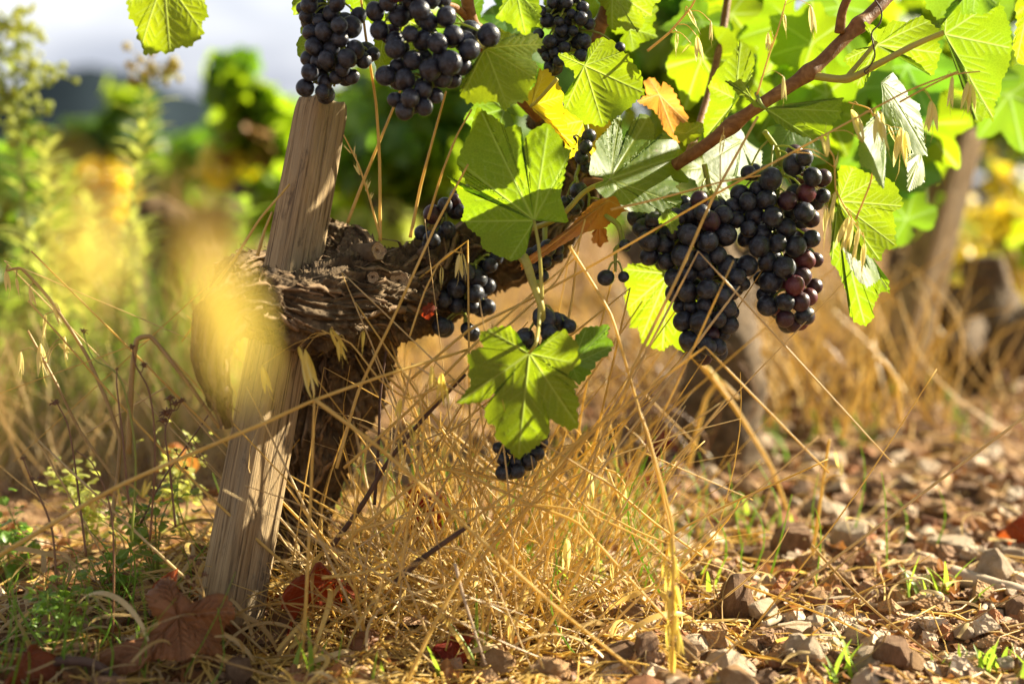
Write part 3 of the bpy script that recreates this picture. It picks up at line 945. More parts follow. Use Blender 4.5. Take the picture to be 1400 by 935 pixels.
hero(z2, (826, 197), [(800, 220), (770, 280), (735, 320), (730, 370), (760, 400), (830, 400), (880, 400), (905, 440), (940, 405), (1000, 390), (1005, 350), (1030, 320), (1040, 250), (1010, 225), (1035, 190), (1065, 160), (1045, 120), (1000, 115), (960, 130), (920, 130), (880, 110), (850, 150), (850, 185)],
     [(745, 360), (920, 425), (1030, 310), (1055, 160), (900, 125)], 0.985, 0.1, 0.35, 'leaf_green', cup=0.10, wave=0.05, petiole=[(655, 60, 1.01), (645, 45, 1.05)])
hero(z2, (950, -40), [(905, -70), (895, 20), (870, 60), (880, 80), (910, 85), (950, 110), (985, 140), (1010, 115), (1040, 90), (1048, 30), (1030, -60)],
     [(985, 130), (1042, 60), (875, 65)], 0.975, -0.2, 0.2, 'leaf_green', hi=2, cup=0.12)
hero(z5, (770, 505), [(750, 490), (720, 465), (715, 420), (690, 395), (640, 400), (575, 420), (570, 450), (590, 480), (540, 495), (520, 520), (535, 560), (525, 590), (540, 625), (500, 680), (475, 705), (530, 705), (580, 700), (640, 660), (590, 730), (600, 780), (640, 800), (630, 840), (660, 860), (690, 890), (720, 925), (760, 900), (800, 870), (850, 830), (850, 760), (890, 790), (940, 810), (970, 800), (960, 740), (970, 700), (945, 650), (970, 640), (920, 590), (975, 545), (960, 500), (970, 470), (940, 445), (910, 410), (870, 425), (840, 455), (815, 490), (790, 495)],
     [(725, 915), (960, 790), (968, 550), (915, 420), (600, 410), (485, 702)], 0.965, -0.05, 0.15, 'leaf_green', petiole=[(733, 468, 0.96), (737, 440, 0.985), (738, 415, 0.99)], cup=0.10, wave=0.05, fold=0.06)
hero(z5, (940, 550), [(1000, 400), (960, 430), (950, 470), (970, 520), (915, 560), (925, 600), (970, 630), (1010, 590), (1040, 540), (1090, 510), (1105, 470), (1080, 440), (1090, 395), (1040, 400)],
     [(1085, 400), (1100, 480), (1000, 405), (970, 628)], 0.995, -0.1, -0.2, 'leaf_deep', hi=2)
hero(z5, (1330, 190), [(1250, 150), (1165, 150), (1135, 190), (1160, 250), (1140, 290), (1150, 340), (1165, 370), (1160, 410), (1195, 400), (1210, 470), (1240, 480), (1290, 500), (1330, 470), (1370, 500), (1430, 500), (1450, 300), (1430, 200)],
     [(1150, 330), (1290, 495), (1400, 490), (1150, 170), (1205, 450)], 1.112, -0.55, -0.1, 'leaf_lime', cup=0.08, petiole=[(940, 350, 1.12), (960, 300, 1.12)], label='lime yellow leaf glowing behind the left of the two big bunches')
hero(z1, (655, -90), [(600, -80), (505, 0), (515, 70), (550, 110), (545, 150), (565, 180), (570, 215), (600, 220), (640, 210), (675, 215), (720, 185), (750, 190), (785, 160), (810, 130), (800, 90), (830, 60), (815, 0), (760, -80)],
     [(680, 212), (562, 190), (805, 125), (512, 10), (825, 15)], 0.965, 0.05, -0.1, 'leaf_green', cup=0.06, petiole=[(222, -60, 0.97)])
hero(z2, (160, 120), [(150, 90), (110, 85), (85, 110), (90, 140), (70, 170), (80, 230), (120, 220), (170, 240), (210, 260), (240, 170)], [(85, 220), (78, 130), (200, 250)], 1.06, -0.3, 0, 'leaf_lime', hi=2)
hero(z2, (420, 160), [(390, 120), (380, 200), (385, 270), (400, 290), (440, 260), (470, 230), (520, 160), (500, 90), (440, 90)], [(395, 285), (510, 150), (470, 230)], 1.07, -0.4, -0.1, 'leaf_lime', hi=2)
hero(z4, (120, 680), [(90, 650), (75, 630), (110, 580), (150, 540), (170, 440), (230, 450), (280, 520), (320, 600), (310, 660), (350, 700), (320, 740), (370, 840), (395, 900), (380, 960), (310, 850), (260, 780), (200, 750), (150, 720)],
     [(200, 455), (318, 605), (385, 920)], 1.08, -0.5, 0.0, 'leaf_yellow', petiole=[(735, 138, 1.05), (762, 108, 1.04)], label='bright yellow leaf', hi=1)
hero(z4, (640, -60), [(530, -60), (560, 30), (600, 60), (610, 150), (640, 200), (690, 170), (730, 195), (780, 180), (790, 210), (835, 130), (830, 100), (885, 105), (880, 60), (900, 20), (940, 5), (930, -70)],
     [(640, 195), (785, 205), (882, 102), (930, 0)], 1.10, -0.5, -0.1, 'leaf_lime', hi=2)
hero(z3, (340, 435), [(340, 440), (390, 438), (440, 430), (500, 420), (550, 402), (600, 380), (650, 376), (640, 420), (638, 460), (605, 480), (600, 530), (560, 535), (530, 552), (480, 540), (420, 515), (385, 490), (355, 460)],
     [(640, 430), (530, 548), (600, 386)], 1.015, -0.25, 0.25, 'leaf_green', hi=1, cup=0.12, wave=0.06, petiole=[(1040, 142, 1.02), (1034, 128, 1.03)], pet_mat='green_stem')
hero(z3, (285, 392), [(250, 388), (225, 375), (205, 340), (180, 318), (215, 325), (240, 315), (262, 330), (268, 352), (292, 365), (300, 400), (335, 437), (300, 425)], [(185, 320), (240, 318), (325, 430)], 1.015, -0.2, 0.3, 'leaf_green', hi=2)
hero(z3, (785, 180), [(770, 150), (740, 115), (735, 90), (770, 100), (800, 120), (850, 80), (900, 90), (960, 60), (990, 80), (1010, 100), (1052, 135), (1030, 170), (1045, 210), (1030, 240), (1020, 280), (1005, 305), (960, 260), (910, 225), (870, 220), (830, 250), (800, 270), (760, 290), (720, 360), (690, 330), (695, 290), (650, 240), (690, 200), (740, 195)],
     [(990, 80), (1040, 215), (1003, 300), (705, 345), (660, 240), (750, 110)], 1.045, -0.5, 0.0, 'leaf_lime', cup=0.08, wave=0.05)
hero(z3, (1055, 137), [(1040, 100), (1035, 60), (1060, 0), (1100, -30), (1180, -40), (1250, -20), (1290, 30), (1320, 120), (1325, 190), (1310, 270), (1280, 330), (1280, 370), (1255, 410), (1250, 480), (1220, 460), (1185, 490), (1160, 440), (1170, 400), (1150, 330), (1140, 280), (1100, 220)],
     [(1187, 485), (1250, 470), (1320, 190), (1265, 0), (1070, 5)], 1.02, -0.4, 0.05, 'leaf_lime', cup=0.06, wave=0.04)
hero(z3, (1180, -60), [(980, -40), (990, 30), (1050, 105), (1070, 30), (1110, 0), (1130, 60), (1170, 55), (1210, 60), (1280, 20), (1290, -60)], [(1050, 100), (1170, 55), (1270, 20)], 0.99, 0.0, -0.3, 'leaf_deep', hi=2)
hero(z3, (1390, 20), [(1360, -30), (1335, 30), (1345, 90), (1330, 180), (1345, 240), (1380, 265), (1440, 200), (1440, 0)], [(1345, 240), (1340, 60)], 0.985, -0.2, 0, 'leaf_green', hi=2)
hero(zr5, (158, 330), [(150, 280), (158, 180), (230, 165), (300, 200), (370, 205), (430, 250), (465, 350), (410, 380), (425, 440), (420, 500), (430, 540), (370, 560), (360, 615), (300, 590), (230, 520), (190, 430)],
     [(425, 535), (460, 350), (360, 210), (230, 170), (355, 610)], 1.045, -0.45, 0.05, 'leaf_lime', cup=0.07)
hero(zr5, (150, 360), [(128, 340), (125, 500), (118, 620), (150, 650), (180, 720), (205, 800), (205, 870), (230, 905), (280, 920), (320, 880), (315, 830), (340, 790), (350, 750), (395, 765), (390, 700), (340, 690), (260, 600), (200, 500)],
     [(275, 915), (390, 755), (125, 610)], 1.052, -0.5, 0.0, 'leaf_lime', cup=0.08)
hero(zr5, (150, 350), [(160, 345), (200, 440), (260, 550), (330, 610), (415, 648), (385, 680), (335, 710), (290, 670), (240, 600), (195, 520), (160, 430)], [(410, 650), (335, 700)], 1.035, 1.0, 0.85, 'leaf_green', hi=2, cup=0.12)
hero(z3, (800, 330), [(815, 340), (860, 280), (900, 330), (930, 380), (980, 400), (970, 470), (990, 560), (1012, 605), (960, 600), (910, 560), (880, 520), (830, 490), (810, 430)], [(1005, 600), (975, 410), (870, 285), (830, 490)], 1.045, 0.6, 0.6, 'leaf_green', hi=2, cup=0.15)
hero(z3, (810, 440), [(800, 435), (760, 480), (718, 530), (730, 590), (750, 640), (790, 660), (830, 705), (856, 720), (850, 680), (812, 600), (825, 520)], [(850, 712), (720, 535)], 1.04, 1.0, 0.9, 'leaf_green', hi=2, cup=0.10)
hero(z3, (960, 610), [(920, 610), (910, 640), (930, 740), (940, 745), (990, 715), (960, 670)], [(935, 740), (988, 715)], 1.10, 1.0, 0.9, 'leaf_green', hi=3)
hero(z3, (225, 400), [(232, 150), (262, 180), (292, 240), (280, 310), (225, 360), (195, 450), (150, 500), (90, 555), (88, 480), (120, 400), (110, 340), (150, 280), (205, 220)], [(235, 160), (95, 545), (285, 290), (115, 340)], 1.10, -0.55, 0.0, 'leaf_lime', hi=2)
hero(z3, (250, 560), [(110, 560), (100, 620), (140, 680), (200, 700), (330, 690), (330, 600), (270, 560), (240, 510), (150, 520)], [(120, 640), (320, 680), (160, 530)], 1.11, 0.95, 0.8, 'leaf_green', hi=2)
hero(z3, (470, 480), [(350, 500), (370, 560), (410, 590), (480, 620), (560, 620), (570, 560), (520, 540), (430, 500)], [(560, 600), (400, 580)], 1.12, 0.2, 0.5, 'leaf_deep', hi=2)
hero(z3, (640, 690), [(0, 0)] and [(640, 660), (690, 665), (760, 700), (850, 740), (880, 800), (840, 850), (850, 900), (780, 930), (700, 935), (640, 900), (625, 800)], [(875, 800), (780, 925), (845, 745)], 1.13, -0.4, 0.0, 'leaf_green', hi=2)
hero(zr2, (1190, 590), [(1170, 620), (1140, 655), (1190, 690), (1215, 720), (1240, 700), (1255, 650), (1235, 615)], [(1215, 715), (1145, 655), (1250, 655)], 0.995, -0.3, 0.1, 'leaf_lime', hi=2)
hero(zr2, (1290, 200), [(1225, 190), (1250, 235), (1285, 265), (1330, 240), (1380, 200), (1380, 140), (1320, 145), (1260, 145)], [(1230, 190), (1370, 150)], 1.09, 0.1, 0.2, 'leaf_green', hi=2)
# dry leaves still on the vine
hero(z4, (930, 600), [(850, 600), (845, 540), (870, 500), (910, 500), (950, 560), (960, 520), (1010, 550), (1050, 610), (1090, 720), (1090, 780), (1050, 760), (1040, 900), (1000, 890), (960, 820), (930, 740), (880, 690), (780, 640)],
     [(880, 505), (1085, 760), (1030, 880), (790, 640)], 1.11, -0.5, 0.1, 'leaf_orange', hi=2, cup=0.3, wave=0.16, label='curled orange dry leaf')
hero(zr2, (880, 560), [(720, 620), (690, 660), (470, 740), (470, 790), (600, 760), (760, 720), (870, 690), (960, 610), (1000, 600), (920, 535), (800, 560)], [(480, 770), (980, 600), (720, 640)], 1.07, 0.3, 0.9, 'leaf_orange', hi=2, cup=0.2, wave=0.12, label='brown dry leaf under the arm')
hero(zr2, (840, 690), [(800, 720), (795, 760), (840, 785), (880, 760), (870, 690)], [(840, 780), (800, 745)], 1.09, -0.2, 0.3, 'leaf_orange', hi=3, cup=0.3, wave=0.2)
hero(z5, (370, 330), [(345, 320), (345, 360), (375, 370), (400, 320), (380, 300)], [(350, 365), (395, 320)], 1.07, 0.2, 0.2, 'leaf_red', hi=3, cup=0.3)
# fuller foliage behind the cane and out of frame above (generic outline)
bg = [  # J, tip, d, tx, ty, mat
    ((1080, 30), (1040, 110), 1.12, -.5, 0, 'leaf_lime'), ((1110, 60), (1050, 20), 1.10, -.4, .1, 'leaf_lime'), ((1130, 130), (1060, 90), 1.12, -.45, 0, 'leaf_lime'),
    ((1150, 10), (1110, 70), 1.14, -.4, -.1, 'leaf_green'), ((1060, 150), (1015, 90), 1.13, -.5, .1, 'leaf_lime'), ((1130, 150), (1160, 215), 1.14, -.2, .1, 'leaf_green'),
    ((1180, 120), (1150, 40), 1.12, -.3, 0, 'leaf_green'), ((1240, 90), (1275, 170), 1.14, -.4, .1, 'leaf_green'), ((1260, 170), (1310, 230), 1.16, -.5, .1, 'leaf_lime'),
    ((1200, 200), (1265, 260), 1.16, -.4, 0, 'leaf_green'), ((1230, 230), (1290, 190), 1.18, -.2, .3, 'leaf_deep'), ((1000, 190), (1060, 240), 1.13, .3, .4, 'leaf_deep'),
    ((960, 230), (1010, 285), 1.12, .9, .8, 'leaf_green'), ((1090, 190), (1030, 230), 1.14, .2, .3, 'leaf_deep'), ((1330, 20), (1390, 60), 1.12, -.3, 0, 'leaf_deep'),
    ((1340, 110), (1380, 60), 1.15, -.2, .2, 'leaf_green'), ((1380, 130), (1400, 210), 1.2, -.3, 0, 'leaf_green'), ((860, 40), (900, 10), 1.15, -.4, .1, 'leaf_lime'),
    ((780, 20), (740, -20), 1.12, -.3, .1, 'leaf_green'), ((800, 165), (770, 215), 1.10, -.5, 0, 'leaf_yellow'), ((960, 80), (1000, 150), 1.18, -.4, .1, 'leaf_green'),
    ((960, 30), (920, 80), 1.26, -.2, .2, 'leaf_deep'), ((1010, 60), (965, 110), 1.22, .1, .4, 'leaf_deep'), ((1000, 20), (1040, 70), 1.16, -.3, .1, 'leaf_lime'),
    ((1240, 300), (1200, 250), 1.2, -.4, .1, 'leaf_green'), ((1170, 310), (1225, 330), 1.2, -.4, .1, 'leaf_green'),
    ((620, 40), (660, -10), 1.12, -.3, .1, 'leaf_deep'), ((690, 150), (640, 110), 1.13, -.3, .1, 'leaf_deep'), ((560, 30), (520, 75), 1.08, -.4, 0, 'leaf_lime'),
    ((430, -20), (400, 20), 1.05, -.3, .1, 'leaf_lime'), ((500, -10), (520, 35), 1.06, -.4, .1, 'leaf_lime'),
    ((690, 60), (740, 10), 1.165, .3, .5, 'leaf_deep'), ((640, 70), (690, 20), 1.135, .3, .5, 'leaf_deep'), ((770, -20), (830, -60), 1.2, .3, .5, 'leaf_deep'), ((700, -30), (640, -80), 1.17, .3, .5, 'leaf_deep'),  # leaves added to shade the upper stake
    # added out of view above, to cast shade on the bunches and the stake
    ((620, -70), (540, -110), 1.02, .4, .9, 'leaf_green'), ((720, -90), (640, -60), 1.08, .4, .9, 'leaf_green'), ((820, -70), (740, -110), 1.12, .3, .9, 'leaf_green'),
    ((760, -150), (680, -170), 1.15, .5, 1., 'leaf_green'), 
    ((560, -150), (480, -180), 1.05, .3, .9, 'leaf_green'), ((660, -200), (600, -260), 1.1, .4, 1., 'leaf_green'), 
]
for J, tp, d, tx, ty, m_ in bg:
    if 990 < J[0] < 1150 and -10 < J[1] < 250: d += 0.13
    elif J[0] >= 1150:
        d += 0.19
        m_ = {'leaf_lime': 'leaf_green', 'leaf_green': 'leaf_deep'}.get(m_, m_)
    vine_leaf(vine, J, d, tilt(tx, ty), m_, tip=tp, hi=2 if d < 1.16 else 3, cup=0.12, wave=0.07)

# unseen leaves added above the picture to shade the stake head and upper bunches
def to_px(p):
    q = p - CAM
    d = q.dot(FWD)
    return W / 2 + F * q.dot(RIGHT) / d, H / 2 - F * q.dot(UP) / d, d
for x, y, dd, t in ((450, 165, 1.05, .30), (448, 225, 1.05, .33), (425, 290, 1.05, .31), (435, 250, 1.05, .40), (470, 150, 1.05, .36)):
    X_, Y_, d_ = to_px(P(x, y, dd) + SUN * t)
    if Y_ > -25: continue
    vine_leaf(vine, (X_ + 40, Y_), d_, tilt(.35, .9), 'leaf_green', tip=(X_ - 45, Y_ + 6), hi=3, cup=.1, wave=.07)

# ------------------------------------------------------------------ grape bunches
def berry_mesh(seed):
    mb = MB()
    vs, fs = [], []
    R_, S = 20, 28
    for i in range(R_ + 1):
        t = math.pi * i / R_
        for j in range(S):
            a = 2 * math.pi * j / S
            p = V((math.sin(t) * math.cos(a), math.sin(t) * math.sin(a), -math.cos(t)))
            k = 1 + 0.025 * noise.noise(p * 1.3 + V((seed * 5.1, 0, 0)))
            dim = 0.05 * math.exp(-((1 + p.z) / 0.02))
            q = p * (k - dim)
            q.z *= 1.04; q.x *= 1 + .03 * math.sin(seed * 2.3)
            vs.append(tuple(q))
    for i in range(R_):
        for j in range(S):
            k = (j + 1) % S
            fs.append((i * S + j, i * S + k, (i + 1) * S + k, (i + 1) * S + j))
    mb.add(vs, fs)
    return mb
BERRY = {k: [berry_mesh(s + 3).mesh('berry', M[k]) for s in range(2)] for k in ('grape_black', 'grape_red', 'grape_wine')}

def bunch(label, zf, berries, d0, depth, stem, mats=None, fill=1.0, back=1, seed=0):
    """berries: (x, y, r) traced in a zoomed view; d0 depth of the front, depth: thickness of the bunch behind it"""
    rnd = random.Random(seed + 50)
    sc = zf([(1, 0)])[0][0] - zf([(0, 0)])[0][0]
    bs = [(zf([(x, y)])[0], r * sc) for x, y, r in berries]
    cx = sum(b[0][0] for b in bs) / len(bs)
    ys_ = [b[0][1] for b in bs]
    root = thing('grape_bunch', label, 'grape bunch', P(*stem[0]), 'black grape bunches hanging on the vine')
    placed = []
    # local half width of the bunch at each height
    def half(y):
        w = [abs(b[0][0] - cxx(y)) + b[1] for b in bs if abs(b[0][1] - y) < 40]
        return max(w) if w else 30
    def cxx(y):
        q = [b[0][0] for b in bs if abs(b[0][1] - y) < 40]
        return (min(q) + max(q)) / 2 if q else cx
    for i, ((x, y), r) in enumerate(bs):
        u = min(0.97, abs(x - cxx(y)) / (half(y) + 1))
        d = d0 + depth * 0.5 * (1 - math.sqrt(1 - u * u)) - rnd.uniform(0, 0.003) + (0.006 if r * 1.0 < 11.5 else 0)
        placed.append((P(x, y, d), r / F * d, (x, y)))
    n0 = len(placed)
    for k in range(back):
        for i in range(n0):
            (x, y), r = bs[i]
            if rnd.random() > fill: continue
            xx = x + (cxx(y) - x) * 0.25 + rnd.uniform(-8, 8); yy = y + rnd.uniform(-8, 8)
            rm = 0.0078 * rnd.uniform(0.85, 1.05)
            p = P(xx, yy, d0 + depth * (0.45 + 0.4 * k) + rnd.uniform(0, 0.008))
            if all((p - q).length > (rm + rq) * 0.80 for q, rq, _ in placed):
                placed.append((p, rm, (xx, yy)))
    # relax overlapping neighbours apart along the view direction
    pos = [p.copy() for p, _, _ in placed]; rad = [r for _, r, _ in placed]
    for _ in range(14):
        for i in range(len(pos)):
            for j in range(i + 1, len(pos)):
                dv = pos[j] - pos[i]; dd = dv.length; mn = (rad[i] + rad[j]) * 0.95
                if dd < mn:
                    push = (mn - dd) * 0.5
                    vd = FWD if dv.dot(FWD) >= 0 else -FWD
                    pos[j] += vd * push; pos[i] -= vd * push
    for i, p in enumerate(pos):
        x = placed[i][2]
        mk = 'grape_black'
        if mats:
            mk = mats(x[0], x[1], rnd)
        q = Quaternion((rnd.uniform(-1, 1), rnd.uniform(-1, 1), rnd.uniform(-1, 1)), rnd.uniform(0, 6))
        link('berry', rnd.choice(BERRY[mk]), root, p - root.location, q, (rad[i] * rnd.uniform(.95, 1.04), rad[i] * rnd.uniform(.95, 1.04), rad[i] * rnd.uniform(.96, 1.07)))
    # rachis with pedicels
    mb = MB()
    ax = [P(*s) for s in stem]
    dm = d0 + depth * 0.5
    for yy in np.linspace(min(ys_) + 6, max(ys_) - 8, 6):
        ax.append(P(cxx(yy) , yy, dm))
    tube(mb, catmull(ax, 40), 0.0022, 0.0009, 7)
    ap = catmull(ax, 60)
    for i, p in enumerate(pos):
        if i >= n0 + 10: break
        near = min(ap, key=lambda q: (q - (p + UP * 0.012)).length)
        mid = near.lerp(p, 0.5) + UP * 0.004
        tube(mb, catmull([near, mid, p], 6), 0.0009, 0.0007, 5, cap=False)
    mb.obj('rachis', M['rachis'], root)
    return root

zb = lambda L: zc((840, 180), 2.922, L)
z8 = lambda L: zc((560, 240), 3.897, L)
z8b = lambda L: zc((460, 615), 2.921, L)
def mats_J(x, y, r):
    k = smooth(1050, 1110, x) * 0.45 + smooth(320, 430, y) * 0.30 * smooth(1040, 1085, x)
    q = r.random()
    return 'grape_red' if q < k * 0.55 else 'grape_wine' if q < k * 1.3 else 'grape_black'
def mats_I(x, y, r):
    k = smooth(420, 490, y) * 0.5 * smooth(940, 1000, x)
    return 'grape_wine' if r.random() < k + 0.04 else 'grape_black'
bunch('large blue black bunch with a long narrow tip, in front of the glowing lime leaf', zb,
      [(90, 340, 36), (115, 385, 42), (155, 355, 36), (133, 440, 42), (202, 448, 41), (140, 500, 38), (210, 520, 36), (302, 325, 45), (336, 275, 36), (285, 275, 25), (375, 360, 43), (290, 415, 42), (432, 335, 40), (440, 415, 44), (370, 442, 43), (266, 500, 46), (413, 494, 36), (342, 513, 42), (453, 537, 43), (293, 568, 40), (370, 560, 38), (488, 580, 34), (530, 536, 43), (510, 608, 30), (470, 636, 36), (424, 660, 40), (363, 632, 40), (288, 640, 42), (237, 645, 34), (232, 585, 36), (362, 695, 36), (305, 700, 30), (265, 697, 30), (450, 705, 40), (475, 722, 30), (340, 760, 44), (275, 758, 40), (412, 750, 34), (459, 772, 38), (390, 808, 37), (297, 835, 40), (365, 855, 38), (415, 860, 34), (335, 885, 30), (440, 810, 28), (425, 290, 30), (250, 340, 34), (240, 400, 34), (330, 390, 32), (215, 395, 30), (340, 330, 34), (400, 300, 30), (395, 400, 30)],
      1.048, 0.05, [(963, 225, 1.065), (968, 250, 1.068), (972, 275, 1.07)], mats_I, seed=1, back=2)
bunch('large black bunch with reddish berries down its right side, rightmost on the vine', zb,
      [(754, 108, 34), (722, 130, 44), (786, 184, 38), (832, 186, 36), (832, 258, 32), (770, 244, 42), (623, 190, 47), (534, 165, 30), (575, 228, 32), (607, 273, 41), (691, 277, 41), (752, 325, 42), (790, 345, 38), (530, 281, 36), (510, 335, 30), (505, 245, 38), (628, 344, 41), (564, 335, 38), (686, 384, 41), (593, 408, 40), (534, 390, 36), (788, 428, 36), (723, 459, 44), (652, 448, 36), (575, 460, 42), (520, 430, 30), (765, 510, 42), (806, 512, 30), (674, 544, 44), (612, 520, 40), (750, 580, 40), (624, 600, 44), (585, 588, 30), (712, 617, 41), (800, 618, 32), (780, 660, 36), (740, 680, 38), (677, 682, 37), (612, 695, 42), (762, 735, 39), (682, 747, 38), (722, 770, 30), (597, 652, 30), (470, 300, 34), (480, 355, 34), (500, 520, 0.1), (655, 225, 30), (640, 500, 30)][:-3] + [(640, 500, 30)],
      1.060, 0.05, [(1045, 180, 1.065), (1062, 205, 1.075), (1066, 225, 1.08)], mats_J, seed=2, back=2)
bunch('dark compact bunch hanging in the shade just above the top of the stake', z2,
      [(125, 20, 36), (110, 65, 28), (210, 50, 34), (290, 105, 44), (250, 112, 34), (185, 130, 36), (185, 158, 32), (130, 130, 34), (145, 190, 36), (120, 230, 34), (210, 195, 36), (195, 240, 34), (280, 240, 36), (130, 295, 34), (107, 350, 36), (185, 325, 32), (178, 370, 28), (295, 305, 30), (230, 310, 26), (310, 200, 38), (340, 240, 32), (260, 280, 30), (320, 60, 34), (95, 30, 26), (240, 20, 34), (170, 85, 32), (380, 215, 28), (250, 160, 34), (150, -20, 34), (230, -30, 34), (160, 250, 30)],
      1.0, 0.045, [(452, -60, 1.03), (448, -20, 1.03), (450, 0, 1.03)], seed=3)
bunch('broad bunch of large sooty black berries at the top, right of the stake', z2,
      [(567, 47, 42), (482, 60, 43), (672, 68, 40), (575, 158, 40), (470, 200, 40), (537, 243, 40), (430, 305, 42), (507, 320, 42), (465, 158, 36), (530, 142, 34), (640, 180, 40), (700, 145, 42), (745, 160, 47), (842, 142, 44), (690, 265, 48), (765, 205, 44), (735, 262, 38), (610, 285, 44), (650, 225, 36), (580, 360, 36), (630, 383, 30), (530, 398, 38), (470, 400, 32), (505, 442, 37), (583, 428, 34), (388, 48, 38), (405, 122, 40), (525, 10, 30), (600, 85, 38), (480, 262, 32), (655, 310, 38), (700, 315, 32), (440, 10, 36), (610, -10, 38), (560, -30, 38), (660, 0, 32), (480, -20, 40)],
      0.975, 0.05, [(600, -70, 1.01), (597, -20, 1.0), (592, 10, 1.0)], lambda x, y, r: 'grape_wine' if r.random() < 0.06 else 'grape_black', seed=4)
bunch('sunlit loose bunch behind the upper leaves with thin straws across it', z4,
      [(222, 130, 46), (298, 145, 32), (318, 195, 44), (240, 275, 44), (200, 300, 44), (450, 50, 40), (440, 125, 44), (495, 150, 38), (460, 265, 48), (440, 360, 46), (690, 305, 34), (235, 440, 34), (300, 400, 38), (275, 340, 40), (180, 80, 38), (335, 310, 38), (350, 20, 40), (380, 90, 32), (170, 220, 38), (390, 200, 34), (260, 20, 38), (400, -20, 40), (220, 360, 34)],
      1.075, 0.035, [(790, -40, 1.1), (780, -10, 1.09), (778, 10, 1.09)], seed=5)
bunch('few loose berries in a line just right of the big central leaf', zr2,
      [(783, 215, 40), (745, 325, 38), (730, 500, 46), (690, 555, 38), (705, 600, 34), (765, 275, 34), (900, 615, 40), (770, 375, 30), (692, 240, 30), (725, 570, 34), (660, 560, 30)],
      1.075, 0.02, [(800, 165, 1.09), (803, 185, 1.09)], seed=6, back=0)
bunch('small bunch half hidden at the left of the big leaf, above the vine arm', z8,
      [(120, 208, 50), (190, 160, 40), (245, 135, 36), (62, 305, 38), (120, 340, 48), (200, 285, 38), (275, 190, 34), (155, 300, 36), (330, 200, 40), (290, 130, 36)],
      1.085, 0.03, [(640, 255, 1.12), (625, 268, 1.11)], lambda x, y, r: 'grape_wine' if r.random() < 0.3 else 'grape_black', seed=7)
bunch('dark shaded bunch tucked beneath the vine arm with two berries dropping lower', z8,
      [(430, 480, 40), (360, 550, 54), (352, 632, 49), (250, 600, 52), (180, 660, 46), (250, 690, 44), (340, 700, 38), (415, 700, 44), (168, 802, 50), (306, 816, 36), (300, 520, 46), (420, 590, 40), (460, 440, 38)],
      1.095, 0.03, [(660, 345, 1.13), (655, 355, 1.12)], seed=8)
bunch('little dark bunch under the brown dry leaf in the middle of the vine', z8,
      [(735, 390, 46), (690, 410, 42), (650, 425, 44), (705, 535, 38), (790, 390, 34), (660, 490, 36), (790, 430, 30), (725, 460, 36)],
      1.065, 0.025, [(745, 310, 1.10), (745, 325, 1.09)], seed=9)
bunch('bunch mostly covered by the lowest hanging leaf, berries showing above and below it', lambda L: [(x, y) for x, y in L],
      [(744, 436, 15), (761, 435, 8.5), (778, 446, 10), (751, 456, 12), (717, 464, 12), (728, 475, 11), (700, 490, 11), (720, 500, 12), (740, 490, 11), (715, 525, 12), (735, 520, 12), (708, 550, 12), (728, 548, 12), (715, 575, 12), (733, 572, 11), (705, 595, 11), (724, 598, 11), (741, 594, 10), (688, 646, 10.5), (708, 644, 9.5), (687, 627, 9), (723, 630, 9), (706, 630, 9), (681, 612, 8), (734, 620, 10), (700, 612, 10), (742, 606, 8)],
      1.0, 0.025, [(735, 385, 1.0), (738, 410, 1.01)], seed=10)
bunch('three single berries left on a bare dried stalk left of the large bunches', z8,
      [(1046, 545, 44), (1140, 540, 30), (1148, 372, 32)], 1.04, 0.02, [(828, 296, 1.06), (845, 308, 1.05), (850, 330, 1.05)], seed=11, back=0)

# ================================================================== GROUND COVER
def rock_mesh(seed, mat, flat=1.0, sub=3):
    bm = bmesh.new()
    bmesh.ops.create_icosphere(bm, subdivisions=sub, radius=1)
    rnd = random.Random(seed)
    planes = []
    for _ in range(9):
        n = V((rnd.uniform(-1, 1), rnd.uniform(-1, 1), rnd.uniform(-.8, 1))).normalized()
        planes.append((n, rnd.uniform(0.55, 0.85)))
    for v in bm.verts:
        p = v.co.copy()
        for n, h in planes:
            e = p.dot(n) - h
            if e > 0: p -= n * e * 0.93
        p += p.normalized() * (0.07 * noise.noise(p * 2.3 + V((seed, 0, 0))) + 0.035 * noise.noise(p * 7 + V((seed, 3, 0))))
        p.z *= flat
        v.co = p
    me = bpy.data.meshes.new('stone')
    bm.to_mesh(me); bm.free()
    me.materials.append(M[mat])
    me.polygons.foreach_set('use_smooth', [False] * len(me.polygons))
    return me
ROCK = {m: [rock_mesh(i * 3 + k, m, f) for i, f in enumerate((0.55, 0.38, 0.72, 0.28))] for k, m in enumerate(('stone_pale', 'stone_tan', 'stone_brown', 'stone_rust'))}
def stone(px, py, wpx, mat, label, group=None, seed=0, hpx=None, sink=0.25):
    rnd = random.Random(seed * 7 + 1)
    p = G(px, py + (hpx or wpx * 0.6) * 0.4)
    d = (p - CAM).dot(FWD)
    r = wpx / F * d / 2 * 1.1
    me = rnd.choice(ROCK[mat])
    h = (hpx / wpx * r * 1.15 if hpx else r * 0.62)
    q = Quaternion((0, 0, 1), rnd.uniform(0, 6.28)) @ Quaternion((1, 0, 0), rnd.uniform(-.25, .25))
    zf_ = max(abs(v.co.z) for v in list(me.vertices)[::7]) + 0.05
    o = link('stone', me, None, p + V((0, 0, h * (1 - sink) * 0.8)), q, (r, r * rnd.uniform(.75, 1.0), h / zf_))
    tag(o, label, 'stone', group)
    return o
SG = 'stones on the bare soil'
